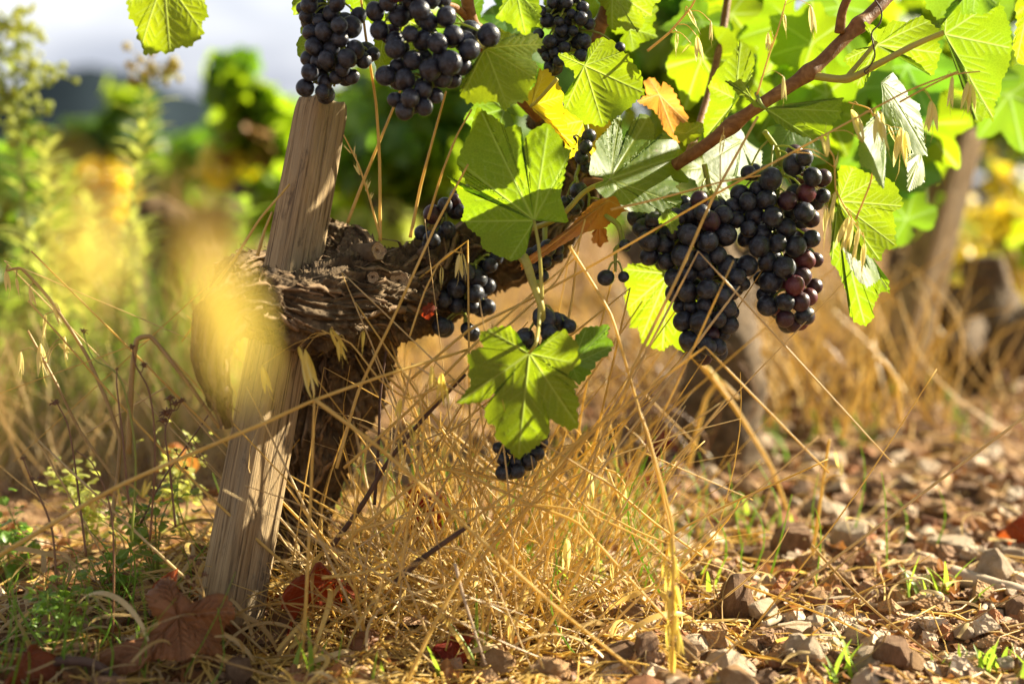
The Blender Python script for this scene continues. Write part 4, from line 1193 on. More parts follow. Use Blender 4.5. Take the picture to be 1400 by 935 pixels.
for i, (px, py, w, h, m_, lab) in enumerate([
    (1360, 778, 58, 54, 'stone_pale', 'rounded whitish stone by the right edge of the picture, near the red leaf'),
    (1165, 730, 54, 46, 'stone_pale', 'pale angular stone in the middle of the bare soil, beside a darker brown block'),
    (1080, 735, 66, 46, 'stone_brown', 'dark brown block shaped stone left of the pale angular stone'),
    (1008, 815, 62, 66, 'stone_brown', 'tall greyish brown stone standing on the soil below the two big bunches'),
    (975, 668, 52, 26, 'stone_pale', 'blurred pale stone near the foot of the middle vine trunk'),
    (1022, 666, 36, 24, 'stone_tan', 'blurred yellowish stone right of the pale stone by the middle trunk'),
    (1054, 798, 32, 24, 'stone_pale', 'small bright stone right of the tall greyish brown stone'),
    (1108, 890, 42, 40, 'stone_pale', 'pale chipped stone beside the green grass tuft at the bottom right'),
    (1222, 892, 56, 46, 'stone_brown', 'grey brown stone with a flat face right of the bottom grass tuft'),
    (755, 916, 56, 38, 'stone_tan', 'sharp tan stone at the bottom edge below the straw tangle'),
    (880, 893, 50, 62, 'stone_brown', 'dark upright stone at the bottom edge beside the oat stem'),
    (685, 912, 62, 42, 'stone_tan', 'broad tan brown stone half buried at the bottom edge under the straw'),
    (1302, 745, 64, 34, 'stone_pale', 'flat pale stone with ridges between the two white stones at the right'),
    (1270, 776, 66, 34, 'stone_tan', 'long tan stone left of the rounded whitish stone'),
    (820, 765, 56, 26, 'stone_brown', 'flat brown stone among the straw before the pale stick'),
    (1235, 660, 34, 22, 'stone_pale', 'blurred pale stone on the far soil behind the pale angular stone'),
    (1285, 692, 44, 18, 'stone_tan', 'flat elongated stone lying aslant on the far soil at right'),
    (935, 725, 34, 26, 'stone_pale', 'pale stone in the gap between dry stems and the soil'),
    (950, 880, 60, 30, 'stone_pale', 'wide pale stone behind the oat stem at the bottom'),
    (1120, 690, 48, 28, 'stone_pale', 'pinkish pale stone with green blades behind it'),
    (1390, 830, 50, 30, 'stone_brown', 'brown stone cut by the right edge of the picture'),
    (330, 915, 44, 40, 'stone_brown', 'dark stone under the fallen leaf at the foot of the stake'),
    (1000, 762, 34, 22, 'stone_tan', 'little tan stone left of the dark brown block'),
    (650, 705, 44, 24, 'stone_pale', 'pale stone seen through the straw left of the grape tip')]):
    stone(px, py, w, m_, lab, SG, 100 + i, h)
rnd = random.Random(5)
LB = {'stone_pale': 'small pale loose stone scattered on the bare soil between the vine rows',
      'stone_tan': 'small tan loose stone scattered on the bare soil between the vine rows',
      'stone_brown': 'small dark brown loose stone scattered on the bare soil between the vine rows',
      'stone_rust': 'small rusty loose stone scattered on the bare soil between the vine rows'}
n_st = 0
while n_st < 240:
    px, py = rnd.uniform(560, 1410), 590 + 350 * rnd.random() ** 0.8
    if px < 820 and rnd.random() < 0.72: continue
    m_ = rnd.choices(['stone_pale', 'stone_tan', 'stone_brown', 'stone_rust'], [8, 5, 3, 2])[0]
    per = (py - 190) / 600
    w = per * rnd.choice([14, 17, 21, 25, 30, 37, 46, 60])
    stone(px, py, w, m_, LB[m_], SG, n_st, None, 0.45)
    n_st += 1

def world_ok(x, y):
    return True
def scatter(n, fx, seed, y0=0.84, y1=3.2, bias=2.0):
    """ground points seen in the picture, denser near the lens"""
    r = random.Random(seed)
    out = []
    while len(out) < n:
        y = y0 + (y1 - y0) * r.random() ** bias
        half = 0.52 * y
        x = r.uniform(-half, half)
        if fx(x, y, r):
            out.append((x, y))
    return out

# gravel and crumbs of earth
mb = MB()
ico = bmesh.new(); bmesh.ops.create_icosphere(ico, subdivisions=1, radius=1)
iv = [v.co.copy() for v in ico.verts]; ifc = [tuple(v.index for v in f.verts) for f in ico.faces]; ico.free()
def crumbs(mb, pts, smin, smax, seed, flat=.6):
    r = random.Random(seed)
    for x, y in pts:
        s = smin + (smax - smin) * r.random() ** 3
        a = r.uniform(0, 6.28); ca, sa = math.cos(a), math.sin(a)
        z = gz(x, y) + s * 0.15
        j = [r.uniform(.6, 1.15) for _ in iv]
        ex = r.uniform(.7, 1.5)
        mb.add([(x + (v.x * ca * ex - v.y * sa) * s * k, y + (v.x * sa * ex + v.y * ca) * s * k, z + v.z * s * k * flat) for v, k in zip(iv, j)], ifc)
crumbs(mb, scatter(7500, lambda x, y, r: True, 1, 0.84, 2.6), 0.0012, 0.0075, 2)
o = mb.obj('gravel', M['stone_brown'], smooth_=False); tag(o, 'crumbs of brown earth and grit covering the bare soil', 'gravel', kind='stuff')
mb = MB()
crumbs(mb, scatter(3300, lambda x, y, r: x > -0.05 or r.random() < .3, 3, 0.86, 2.6), 0.0015, 0.008, 4)
o = mb.obj('gravel', M['stone_tan'], smooth_=False); tag(o, 'light tan grit and chips of rock strewn over the bare soil', 'gravel', kind='stuff')

def chips(mb, pts, smin, smax, seed):
    r = random.Random(seed)
    for x, y in pts:
        s = smin + (smax - smin) * r.random() ** 2.2
        n = r.choice([4, 5, 5, 6])
        th = s * r.uniform(.18, .55)
        q = Quaternion((0, 0, 1), r.uniform(0, 6.28)) @ Quaternion((1, 0, 0), r.gauss(0, .35)) @ Quaternion((0, 1, 0), r.gauss(0, .35))
        el = r.uniform(.55, 1)
        lo, hi_ = [], []
        for k in range(n):
            a = 6.283 * (k + r.uniform(-.3, .3)) / n
            rr = s * r.uniform(.7, 1.1)
            lo.append((rr * math.cos(a), rr * el * math.sin(a), -th * r.uniform(.6, 1)))
            k2 = r.uniform(.55, .95)
            hi_.append((rr * k2 * math.cos(a), rr * k2 * el * math.sin(a), th * r.uniform(.5, 1.1)))
        c = V((x, y, gz(x, y) + th * .35))
        vs = [list(q @ V(v) + c) for v in lo + hi_]
        top = [sum(v[i] for v in vs[n:]) / n for i in range(3)]
        vs.append(top)
        fs = [(k, (k + 1) % n, n + (k + 1) % n, n + k) for k in range(n)] + [(n + k, n + (k + 1) % n, 2 * n) for k in range(n)]
        mb.add(vs, fs)
bare = lambda x, y, r: r.random() < smooth(-.10, .12, x) + .12
for nm, mt, n, s0, s1, sd, lb in (('gravel', 'stone_pale', 1300, .002, .0135, 51, 'pale flat rock chips littering the bare soil'), ('gravel', 'stone_tan', 1900, .002, .0135, 52, 'tan angular rock chips littering the bare soil'),
                          ('gravel', 'stone_brown', 2100, .002, .013, 53, 'brown angular rock chips littering the bare soil'), ('gravel', 'stone_rust', 650, .002, .0125, 54, 'rusty angular rock chips littering the bare soil')):
    mb = MB()
    chips(mb, scatter(n, bare, sd, .86, 2.9, 1.7), s0, s1 * 1.35, sd)
    o = mb.obj(nm, M[mt], smooth_=False); tag(o, lb, 'gravel', kind='stuff')

# straw litter lying flat, and leaf crumbs
def lie(mb, x, y, ln, r, w, lift=0.004):
    a = r.uniform(0, 6.28); bend = r.uniform(-.8, .8)
    n = 5
    pts = []
    for i in range(n):
        t = i / (n - 1) - .5
        aa = a + bend * t
        px_, py_ = x + math.cos(aa) * ln * t, y + math.sin(aa) * ln * t
        pts.append(V((px_, py_, gz(px_, py_) + lift + r.uniform(0, .004))))
    tube(mb, pts, w, w * .7, 3, cap=False)
mb = MB(); r = random.Random(8)
for x, y in scatter(1700, lambda x, y, r: (math.exp(-((x + 0.05) / .20) ** 2 - ((y - 1.12) / .25) ** 2) * 1.3 + .08) > r.random(), 9, 0.86, 2.8):
    lie(mb, x, y, r.uniform(.015, .11), r, r.uniform(.0004, .0012), r.uniform(.001, .008))
o = mb.obj('straw_litter', M['straw']); tag(o, 'broken golden straw littered over the ground', 'straw', kind='stuff')
mb = MB()
for x, y in scatter(900, lambda x, y, r: True, 19, 0.86, 2.8):
    lie(mb, x, y, r.uniform(.01, .07), r, r.uniform(.0004, .0014), r.uniform(.001, .006))
o = mb.obj('straw_litter', M['straw_pale']); tag(o, 'bleached pale bits of straw scattered over the soil', 'straw', kind='stuff')
def leaf_bit(mb, p, s, r, lift=.25):
    vs, fs, ve = blade([(a * s, b * s) for a, b in gen_outline(r)], [(s, 0), (.5 * s, .6 * s), (.5 * s, -.6 * s)], 26, 4, r.randint(0, 9999), cup=r.uniform(-.9, .9), wave=.22, tooth=None, veins=False, quilt=0)
    q = Quaternion((0, 0, 1), r.uniform(0, 6.28)) @ Quaternion((1, 0, 0), r.uniform(-.6, .6)) @ Quaternion((0, 1, 0), r.uniform(-.6, .6))
    mb.add([list(q @ V(v) + p) for v in vs], fs, ve)
mb = MB()
for x, y in scatter(1500, lambda x, y, r: True, 29, 0.86, 2.8):
    leaf_bit(mb, V((x, y, gz(x, y) + .003)), r.uniform(.004, .018), r)
o = mb.obj('leaf_litter', M['leaf_dry']); tag(o, 'crumbled bits of brown dead leaves over the soil', 'leaf litter', kind='stuff')

# ------------------------------------------------------------------ grass as a mass
def grass_blade(mb, base, tipv, bend, w, r, n=6, sides=3):
    pts = []
    for i in range(n + 1):
        t = i / n
        pts.append(base.lerp(tipv, t) + bend * math.sin(math.pi * t))
    tube(mb, pts, w, w * .35, sides, cap=False)
def grass_mass(name, label, mat, n, pick, hmin, hmax, lean, w0, w1, seed, bendk=.25, attr_sides=3):
    r = random.Random(seed)
    mb = MB()
    for _ in range(n):
        x, y = pick(r)
        b = V((x, y, gz(x, y) - .003))
        h = r.uniform(hmin, hmax)
        a = r.uniform(0, 6.28); l = r.uniform(lean[0], lean[1])
        tip = b + V((math.cos(a) * l * h, math.sin(a) * l * h * .6, h * r.uniform(.75, 1)))
        bd = V((r.uniform(-1, 1), r.uniform(-.5, .5), r.uniform(-.4, .7))) * h * bendk
        grass_blade(mb, b, tip, bd, r.uniform(w0, w1), r, sides=attr_sides)
    o = mb.obj(name, M[mat])
    return tag(o, label, 'grass', kind='stuff')
def gp(x0, x1, y0, y1):
    """pick ground points under a photo-pixel window"""
    def f(r):
        for _ in range(20):
            p = G(r.uniform(x0, x1), r.uniform(y0, y1))
            return p.x, p.y
    return f
def gauss(px, py, sx, sy):
    c = G(px, py)
    return lambda r: (r.gauss(c.x, sx), r.gauss(c.y, sy))
# the golden tangle round the foot of the vine
grass_mass('dry_grass', 'golden tangle of dry grass round the foot of the old vine', 'straw', 90, gauss(635, 790, .07, .055), .06, .24, (.15, .9), .0005, .0013, 31, .22)
grass_mass('dry_grass', 'low matted golden straw in the middle foreground', 'straw', 250, gauss(630, 845, .11, .05), .015, .07, (.8, 2.6), .0004, .0010, 32, .35)
grass_mass('dry_grass', 'bleached straw in the tangle before the old vine', 'straw_pale', 90, gauss(650, 800, .09, .07), .04, .18, (.2, 1.6), .0004, .0012, 33, .3)
grass_mass('dry_grass', 'dull brown straw low under the golden tangle', 'straw_dull', 150, gauss(570, 850, .12, .05), .015, .08, (.5, 2.2), .0004, .0011, 34, .35)
grass_mass('dry_grass', 'dry grass behind the grape tip left of the bare soil', 'straw', 120, gauss(760, 740, .06, .10), .05, .16, (.1, 1.0), .0005, .0012, 35, .25)
def ribbons(label, mat, n, pick, seed, lmin, lmax, w0, w1):
    r = random.Random(seed)
    mb = MB()
    for _ in range(n):
        x, y = pick(r)
        p = V((x, y, gz(x, y) + r.uniform(.002, .05) * r.random()))
        h = r.uniform(0, 6.28); el = r.uniform(-.1, .9); L = r.uniform(lmin, lmax); N = 16
        cur, tw = r.gauss(0, 2.2), r.uniform(-3, 3)
        drop = r.uniform(1.2, 3.2)
        w = r.uniform(w0, w1); vs, fs = [], []
        for i in range(N + 1):
            t = i / N
            d = V((math.cos(h) * math.cos(el), math.sin(h) * math.cos(el), math.sin(el)))
            sd = d.cross(V((0, 0, 1))).normalized()
            up_ = sd.cross(d)
            sv = sd * math.cos(tw * t) + up_ * math.sin(tw * t)
            ww = w * (1 - t ** 3) + .0002
            vs += [p + sv * ww, p + up_ * ww * .35, p - sv * ww]
            p = p + d * L / N
            g = gz(p.x, p.y) + .001
            if p.z < g: p.z = g; el = max(el, 0)
            h += cur / N; el -= drop / N
        for i in range(N):
            for e in range(2):
                fs.append((i * 3 + e, i * 3 + e + 1, i * 3 + 4 + e, i * 3 + 3 + e))
        mb.add([list(v) for v in vs], fs)
    tag(mb.obj('dry_grass', M[mat]), label, 'grass', kind='stuff')
grass_mass('dry_grass', 'pale straw standing over the ground left of the stake', 'straw_pale', 420, gp(-40, 300, 480, 680), .04, .16, (.1, .9), .0006, .0016, 45, .25)
grass_mass('green_grass', 'yellow green grass on the middle ground at left', 'weed_pale', 520, gp(-60, 330, 430, 640), .04, .15, (.1, .7), .0008, .0018, 46, .25)
grass_mass('dead_undergrowth', 'blurred brown dead stems on the far ground behind the hanging bunches', 'weed_stem', 170, gp(840, 1400, 430, 600), .04, .16, (.1, 1.0), .0010, .0026, 47, .3)
grass_mass('dead_undergrowth', 'blurred brown dead stems by the foot of the middle trunk', 'weed_stem', 90, gp(830, 960, 560, 660), .04, .14, (.1, 1.0), .0008, .0018, 48, .3)
ribbons('curled flat blades of bleached grass in the tangle', 'straw_pale', 60, gauss(600, 830, .10, .06), 71, .04, .14, .0008, .0024)
ribbons('curled golden grass blades matted at the foot of the vine', 'straw', 90, gauss(560, 850, .12, .06), 72, .04, .16, .0008, .0022)
ribbons('withered brown grass blades low at the left of the stake', 'straw_dull', 130, gauss(180, 850, .10, .07), 73, .04, .15, .0007, .0018)
ribbons('shreds of dry blades over the bare soil at right', 'straw_pale', 60, gp(800, 1400, 640, 930), 74, .02, .07, .0006, .0018)
# behind
grass_mass('dry_grass', 'blurred golden grass standing behind the hanging bunches', 'straw', 190, gp(1010, 1300, 470, 600), .06, .24, (.1, .9), .0010, .0024, 36, .25)
grass_mass('dry_grass', 'blurred golden grass standing in the gap beneath the vine arm', 'straw', 240, gp(440, 900, 430, 560), .06, .24, (.1, .8), .0010, .0022, 37, .25)
grass_mass('dry_grass', 'pale blurred straw on the far ground at right', 'straw_pale', 200, gp(880, 1400, 430, 600), .05, .22, (.2, 1.0), .0010, .0024, 38, .25)
grass_mass('dry_grass', 'blurred tan grass far behind the vine rows', 'straw_dull', 800, gp(-200, 1500, 290, 430), .10, .36, (.1, .6), .002, .0045, 39, .2)
grass_mass('dry_grass', 'pale green and straw coloured grass at the left behind the weeds', 'straw_pale', 420, gp(-40, 360, 400, 680), .06, .24, (.1, .6), .0006, .0016, 40, .2)
grass_mass('green_grass', 'low green grass at the bottom left under the weeds', 'blade_green', 60, gp(-30, 250, 800, 950), .03, .09, (.1, .8), .0005, .0012, 41, .25)
grass_mass('green_grass', 'blurred green grass on the far ground at the left', 'blade_green', 900, gp(-100, 430, 330, 560), .06, .22, (.1, .6), .0014, .0034, 42, .2)
grass_mass('green_grass', 'green blades growing among the dry straw', 'blade_green', 120, gauss(760, 760, .12, .08), .04, .13, (.05, .5), .0006, .0012, 43, .2)
grass_mass('green_grass', 'blurred green grass on the far ground at the right', 'blade_green', 70, gp(880, 1420, 440, 640), .02, .06, (.1, .6), .0010, .0024, 44, .2)

# ------------------------------------------------------------------ green tufts
def tuft(px, py, n, hpx, label, spread=.012, mat='blade_green', seed=0):
    r = random.Random(seed + 700)
    c = G(px, py); d = (c - CAM).dot(FWD)
    root = thing('grass_tuft', label, 'grass tuft', c, 'green grass tufts on the soil')
    for _ in range(n):
        b = c + V((r.gauss(0, spread), r.gauss(0, spread), -.002))
        h = hpx / F * d * r.uniform(.5, 1.05)
        a = r.uniform(0, 6.28); l = r.uniform(.1, .75)
        mb = MB()
        pts = [b + V((math.cos(a) * l * h * t ** 1.5, math.sin(a) * l * h * t ** 1.5, h * (t - .25 * l * t * t))) for t in [i / 8 for i in range(9)]]
        side = V((-math.sin(a), math.cos(a), 0))
        w = r.uniform(.0014, .0026)
        vs, fs = [], []
        for i, p in enumerate(pts):
            t = i / 8; ww = w * (1 - t ** 2.2) + .0002
            vs += [p + side * ww, p - V((0, 0, 1)) * ww * .4, p - side * ww]
        for i in range(8):
            for e in range(2):
                fs.append((i * 3 + e, i * 3 + e + 1, i * 3 + 4 + e, i * 3 + 3 + e))
        mb.add([list(v) for v in vs], fs)
        mb.obj('blade', M[mat], root)
for i, a in enumerate([
    (1150, 925, 9, 75, 'small green grass tuft at the bottom beside the pale chipped stone'),
    (1262, 815, 11, 70, 'green grass tuft in front of the long tan stone'),
    (1380, 915, 14, 50, 'dense short green tuft in the bottom right corner'),
    (1300, 925, 8, 45, 'thin green tuft left of the corner tuft at the bottom right'),
    (1058, 735, 6, 50, 'few green blades behind the dark brown block shaped stone'),
    (1010, 700, 6, 40, 'blurred green blades right of the blurred pale stone'),
    (640, 925, 5, 125, 'tall bright green blades rising from the straw at the bottom middle'),
    (488, 930, 4, 60, 'short green blades at the bottom left of the red leaf'),
    (800, 820, 9, 95, 'green blades in the straw before the far soil, left of the oat stem'),
    (420, 925, 5, 90, 'few green blades right of the big fallen leaf'),
    (960, 800, 5, 55, 'green blades left of the tall greyish brown stone'),
    (860, 720, 7, 60, 'blurred green tuft left of the pale stones, behind the straw')]):
    tuft(*a, seed=i)

# ------------------------------------------------------------------ oat stems traced one by one
def husk_mesh(mat, seed):
    r = random.Random(seed)
    mb = MB()
    L = 1.0
    for sd in (-1, 1):
        op = r.uniform(.04, .16) * sd
        vs, fs = [], []
        NS, NC = 10, 5
        for i in range(NS + 1):
            t = i / NS
            w = 0.115 * math.sin(math.pi * min(1, t ** .75 * .98 + .02)) ** .85 + .004
            for j in range(NC):
                a = (j / (NC - 1) - .5) * 2.4
                x = w * math.sin(a) * .8 + op * t
                y = sd * 0.02 + w * math.cos(a) * .65 * sd
                vs.append((x, y, -t * L))
        for i in range(NS):
            for j in range(NC - 1):
                fs.append((i * NC + j, i * NC + j + 1, (i + 1) * NC + j + 1, (i + 1) * NC + j))
        mb.add(vs, fs)
    tube(mb, [V((0, 0, -.5)), V((.02, 0, -1.1)), V((.10, 0.02, -1.35))], .012, .004, 4)
    return mb.mesh('spikelet', M[mat])
HUSK = {m: [husk_mesh(m, i) for i in range(3)] for m in ('husk', 'husk_yellow')}
def stem(label, pts, wpx=5.0, heads=(), mat='straw', name='dry_grass_stem', group='dry grass stems before the vine', husk='husk', cat='grass stem', n=36, taper=.6, hs=1.0):
    """pts: photo x, y and depth; heads: (x0, y0, x1, y1) of each spikelet"""
    w = [P(*q) for q in pts]
    root = thing(name, label, cat, w[0], group)
    path = catmull(w, n)
    if len(pts) > 2:   # keep the kinks of broken straws fairly crisp
        path2 = []
        for i in range(len(w) - 1):
            for k in range(10):
                path2.append(w[i].lerp(w[i + 1], k / 10))
        path2.append(w[-1])
        m = len(path2)
        path = [path2[i] * .55 + path[min(len(path) - 1, round(i / (m - 1) * (len(path) - 1)))] * .45 for i in range(m)]
    d0 = pts[0][2]
    r0 = wpx / 2 / F * d0
    mb = MB(); tube(mb, path, r0, r0 * taper, 7)
    for k, hd in enumerate(heads):
        x0, y0, x1, y1 = hd[:4]
        near = min(range(len(path)), key=lambda i: (path[i] - P(x0, y0, (path[i] - CAM).dot(FWD))).length)
        d = (path[near] - CAM).dot(FWD) + (hd[4] if len(hd) > 4 else 0)
        a, b = P(x0, y0, d), P(x1, y1, d)
        src = path[max(0, near - 2)]
        if (src - a).length > .0015:
            tube(mb, catmull([src, (src + a) / 2 + UP * .004, a], 8), r0 * .3, r0 * .25, 5)
        dr = (b - a)
        q = V((0, 0, -1)).rotation_difference(dr.normalized()) @ Quaternion((0, 0, 1), random.uniform(0, 6.28))
        link('spikelet', random.choice(HUSK[husk]), root, a - w[0], q, dr.length * .82 * hs)
    mb.obj('stalk', M[mat], root)
    return root

stem('thick straw rising from the left edge across the stake to its bent node', [(-20, 770, .93), (103, 697, .935), (171, 660, .94), (274, 615, .945), (362, 578, .95), (430, 547, .955), (520, 515, .97), (640, 478, 1.0)], 7, [(130, 700, 116, 668), (165, 690, 160, 660), (195, 680, 205, 650)], husk='husk_yellow')
stem('straw bent sharply at a node before the trunk, one leg standing upright', [(412, 900, .97), (418, 830, .965), (424, 700, .96), (430, 547, .955)], 6, [(428, 545, 412, 480)])
stem('long straight straw running down right from the bent node to the bottom stones', [(430, 546, .955), (522, 615, .95), (640, 722, .94), (760, 830, .93), (885, 930, .92)], 6)
stem('long straw climbing from the straw tangle up past the left big bunch to the cane', [(600, 880, 1.0), (650, 772, 1.0), (727, 689, .99), (790, 610, .985), (848, 551, .98), (868, 498, .975), (930, 372, .975), (975, 270, .98), (1036, 160, 1.0)], 6, [(985, 212, 990, 178)])
stem('straw folded at its top, falling from the arm down right to the soil', [(778, 336, 1.0), (835, 430, .99), (868, 540, .98), (897, 640, .98), (919, 735, .98)], 4.5)
stem('thin straw crossing below the cane and above both big bunches to the upper right', [(560, 520, 1.02), (640, 452, 1.015), (727, 408, 1.01), (840, 346, 1.0), (985, 262, .985), (1127, 185, .98), (1240, 125, .99), (1310, 98, 1.0)], 4, [(1131, 215, 1127, 173), (1142, 230, 1147, 205), (1180, 195, 1165, 145), (1198, 160, 1202, 205), (1205, 165, 1216, 215)])
stem('thin straw running level above the left big bunch', [(835, 287, .99), (900, 272, .985), (990, 248, .98), (1040, 240, .99)], 3.5)
stem('slender straw standing before the dark foliage right of the stake', [(520, 330, 1.05), (519, 220, 1.05), (514, 140, 1.04), (500, 50, 1.03), (490, -30, 1.02)], 5)
stem('straw leaning right behind the upright one, right of the stake', [(475, 305, 1.08), (500, 240, 1.08), (537, 150, 1.08), (560, 90, 1.08)], 5)
stem('straw slanting up to the broad upper bunch, left of the big leaf', [(561, 325, 1.07), (575, 255, 1.07), (592, 190, 1.06), (610, 125, 1.05)], 5)
stem('thin straw slanting just left of the big leaf', [(585, 300, 1.07), (605, 235, 1.06), (625, 185, 1.06), (645, 150, 1.06)], 4)
stem('dry feathery grass head leaning against the right side of the stake', [(520, 325, 1.05), (505, 270, 1.045), (490, 225, 1.04), (470, 185, 1.04)], 3.5, [(500, 262, 508, 235), (492, 240, 480, 212), (480, 210, 462, 190), (484, 215, 486, 188), (505, 275, 513, 255)], hs=.7)
stem('straw leaning up to the stake from the left end of the arm', [(270, 420, 1.02), (320, 355, 1.03), (355, 300, 1.04), (396, 252, 1.05)], 5)
stem('short straw beside the leaning one at the left of the stake', [(352, 350, 1.06), (362, 315, 1.06), (372, 290, 1.06)], 5)
stem('straw crossing in front of the right arm, close to the cut stubs', [(460, 640, .99), (490, 535, 1.0), (540, 430, 1.0), (595, 310, 1.0), (640, 225, 1.0)], 5)
stem('thin arched straw with two hanging husks before the right arm', [(560, 460, 1.0), (580, 400, 1.0), (600, 360, 1.0), (618, 344, 1.0), (632, 346, 1.0)], 3, [(604, 365, 603, 395), (628, 347, 627, 388), (632, 347, 637, 384)])
stem('stem of drooping oats below the arm, before the trunk', [(620, 520, .99), (560, 545, .99), (520, 520, .98), (480, 470, .98), (440, 452, .98)], 3, [(408, 474, 422, 520), (417, 478, 431, 542), (452, 450, 476, 492), (497, 452, 495, 488), (358, 500, 370, 546), (462, 466, 470, 500)], husk='husk_yellow')
stem('sparse oat stem with yellow husks hanging below the cut stubs', [(545, 800, .96), (560, 700, .96), (580, 590, .96), (570, 530, .96), (548, 505, .96)], 3.5, [(548, 545, 542, 580), (604, 510, 602, 555), (605, 520, 612, 565), (560, 580, 568, 612), (546, 600, 552, 640), (590, 500, 592, 540)], husk='husk_yellow')
stem('oat stem arching with pale husks at the far left', [(152, 720, 1.05), (164, 600, 1.06), (120, 488, 1.06), (68, 409, 1.06), (30, 368, 1.06), (8, 370, 1.06)], 6, [(8, 370, 14, 405), (22, 380, 28, 410), (40, 392, 48, 425), (72, 415, 84, 450), (62, 430, 58, 470)], mat='straw_dull')
stem('pair of pale oat stems crossing at the left edge', [(190, 700, 1.08), (110, 590, 1.08), (75, 520, 1.08), (38, 452, 1.08)], 5, [(88, 460, 90, 500), (80, 470, 105, 485), (55, 470, 60, 525), (28, 480, 30, 520)], mat='straw_dull')
stem('broad bent dry blade arching over before the blurred yellow leaf', [(176, 620, .99), (180, 520, .985), (187, 465, .98), (205, 460, .98), (222, 478, .98), (262, 530, .98), (300, 585, .98)], 8, mat='straw_dull')
stem('tall oat stem with dense pale husks at the bottom, left of the bare stones', [(919, 945, .93), (920, 830, .93), (919, 718, .935), (900, 645, .94), (885, 590, .95), (868, 545, .96)], 4.5,
     [(918, 735, 920, 775), (922, 760, 926, 805), (915, 775, 912, 820), (924, 800, 928, 845), (917, 815, 920, 862), (925, 840, 922, 885), (914, 850, 912, 900), (927, 860, 932, 905), (919, 880, 918, 930), (910, 760, 905, 800)], husk='husk_yellow')
stem('oat stem nodding over the straw with four pale husks right of the grape tip', [(730, 690, 1.0), (760, 668, 1.0), (790, 700, 1.0), (812, 735, 1.0), (828, 757, 1.0)], 3, [(776, 735, 774, 790), (808, 732, 804, 770), (818, 745, 816, 790), (836, 770, 838, 802), (790, 700, 795, 735)], mat='straw')
stem('arched oat stem over the far soil with two husks', [(720, 665, 1.08), (790, 635, 1.08), (840, 645, 1.08), (856, 665, 1.08)], 4, [(806, 645, 810, 690), (832, 655, 832, 680), (852, 660, 855, 690)])
stem('thin lone straw standing on the bare soil at right', [(1104, 815, 1.2), (1110, 760, 1.2), (1117, 718, 1.2), (1128, 640, 1.2), (1134, 600, 1.2)], 6, [(1146, 640, 1142, 612), (1150, 650, 1150, 625)])
stem('straw lying aslant over the soil from the pale block to the corner', [(1110, 745, 1.12), (1150, 790, 1.08), (1200, 838, 1.03), (1290, 905, .98), (1370, 945, .95)], 4, mat='straw_dull')
stem('long pale straw lying across the middle of the soil', [(990, 790, 1.08), (1060, 815, 1.06), (1150, 850, 1.02), (1250, 900, .98)], 3.5)
stem('light straw running down right across the tangle to the soil', [(470, 742, .99), (600, 640, 1.0), (727, 690, .99), (790, 715, .985), (860, 790, .97), (915, 850, .96)], 5)
stem('straw sweeping level across the tangle then down to the soil', [(460, 733, .98), (530, 713, .98), (597, 700, .98), (727, 690, .98), (800, 700, .98), (885, 740, .98), (940, 790, .98)], 4)
stem('straw descending right above the nodding oats', [(620, 640, 1.02), (720, 665, 1.02), (800, 690, 1.02), (880, 730, 1.02), (920, 745, 1.02)], 4)
stem('straw from below the big bunch leaning down right over the grass', [(765, 620, 1.05), (830, 660, 1.05), (895, 715, 1.05), (960, 760, 1.05)], 5)
stem('straw fanning up left from the tangle to the right arm', [(470, 640, 1.0), (560, 560, 1.0), (650, 470, 1.0), (730, 400, 1.0), (790, 350, 1.0)], 4.5)
stem('upper of the close straws fanning to the dry leaf under the arm', [(520, 620, 1.01), (600, 545, 1.01), (690, 450, 1.01), (760, 385, 1.01), (795, 320, 1.01)], 4)
stem('straw upright through the gap right of the lower leaf petiole', [(770, 470, 1.02), (782, 410, 1.02), (790, 340, 1.02), (800, 300, 1.02)], 4)
stem('straw in the tangle, doubled over with a pale tip', [(510, 840, .97), (540, 740, .97), (600, 640, .97), (650, 560, .97), (655, 545, .97), (662, 600, .97)], 4)
stem('long straw from the bottom left of the tangle up to the lower leaf', [(555, 935, .94), (590, 860, .95), (640, 770, .96), (690, 700, .97), (760, 640, .98), (800, 590, .99)], 6)
stem('curled dry blade in the tangle, lit yellow', [(440, 790, .98), (500, 782, .98), (545, 760, .98), (570, 720, .98), (560, 690, .98)], 5, husk='husk_yellow')
stem('stem of hanging oats at the top right above the cane', [(885, 70, 1.05), (915, 45, 1.05), (945, 10, 1.05), (960, -20, 1.05)], 4, [(926, 45, 924, 78), (940, 12, 957, 45), (953, 50, 958, 92), (972, 30, 972, 62), (945, 60, 930, 75)])
stem('thin stem of hanging oats over the cane', [(1035, 130, 1.0), (1050, 80, 1.0), (1064, 40, 1.0), (1075, 0, 1.0)], 3, [(1050, 45, 1051, 75), (1072, 20, 1075, 50), (1108, 8, 1112, 55), (1050, 70, 1056, 50), (1071, 105, 1072, 145)])
stem('cluster of bright oats hanging right of the cane, over the glossy leaf', [(1170, 300, 1.02), (1190, 250, 1.02), (1200, 190, 1.02), (1190, 150, 1.02), (1160, 140, 1.02)], 3, [(1198, 152, 1205, 205), (1206, 155, 1198, 200), (1215, 172, 1228, 202), (1232, 175, 1230, 235), (1238, 180, 1241, 222), (1164, 150, 1184, 188)], hs=1.1)
stem('oats hanging before the large leaf at the upper right', [(1230, 140, 1.0), (1270, 118, 1.0), (1305, 102, 1.0), (1340, 98, 1.0)], 3, [(1273, 138, 1264, 190), (1275, 140, 1276, 190), (1302, 105, 1298, 158), (1324, 112, 1318, 160), (1328, 115, 1328, 165)])
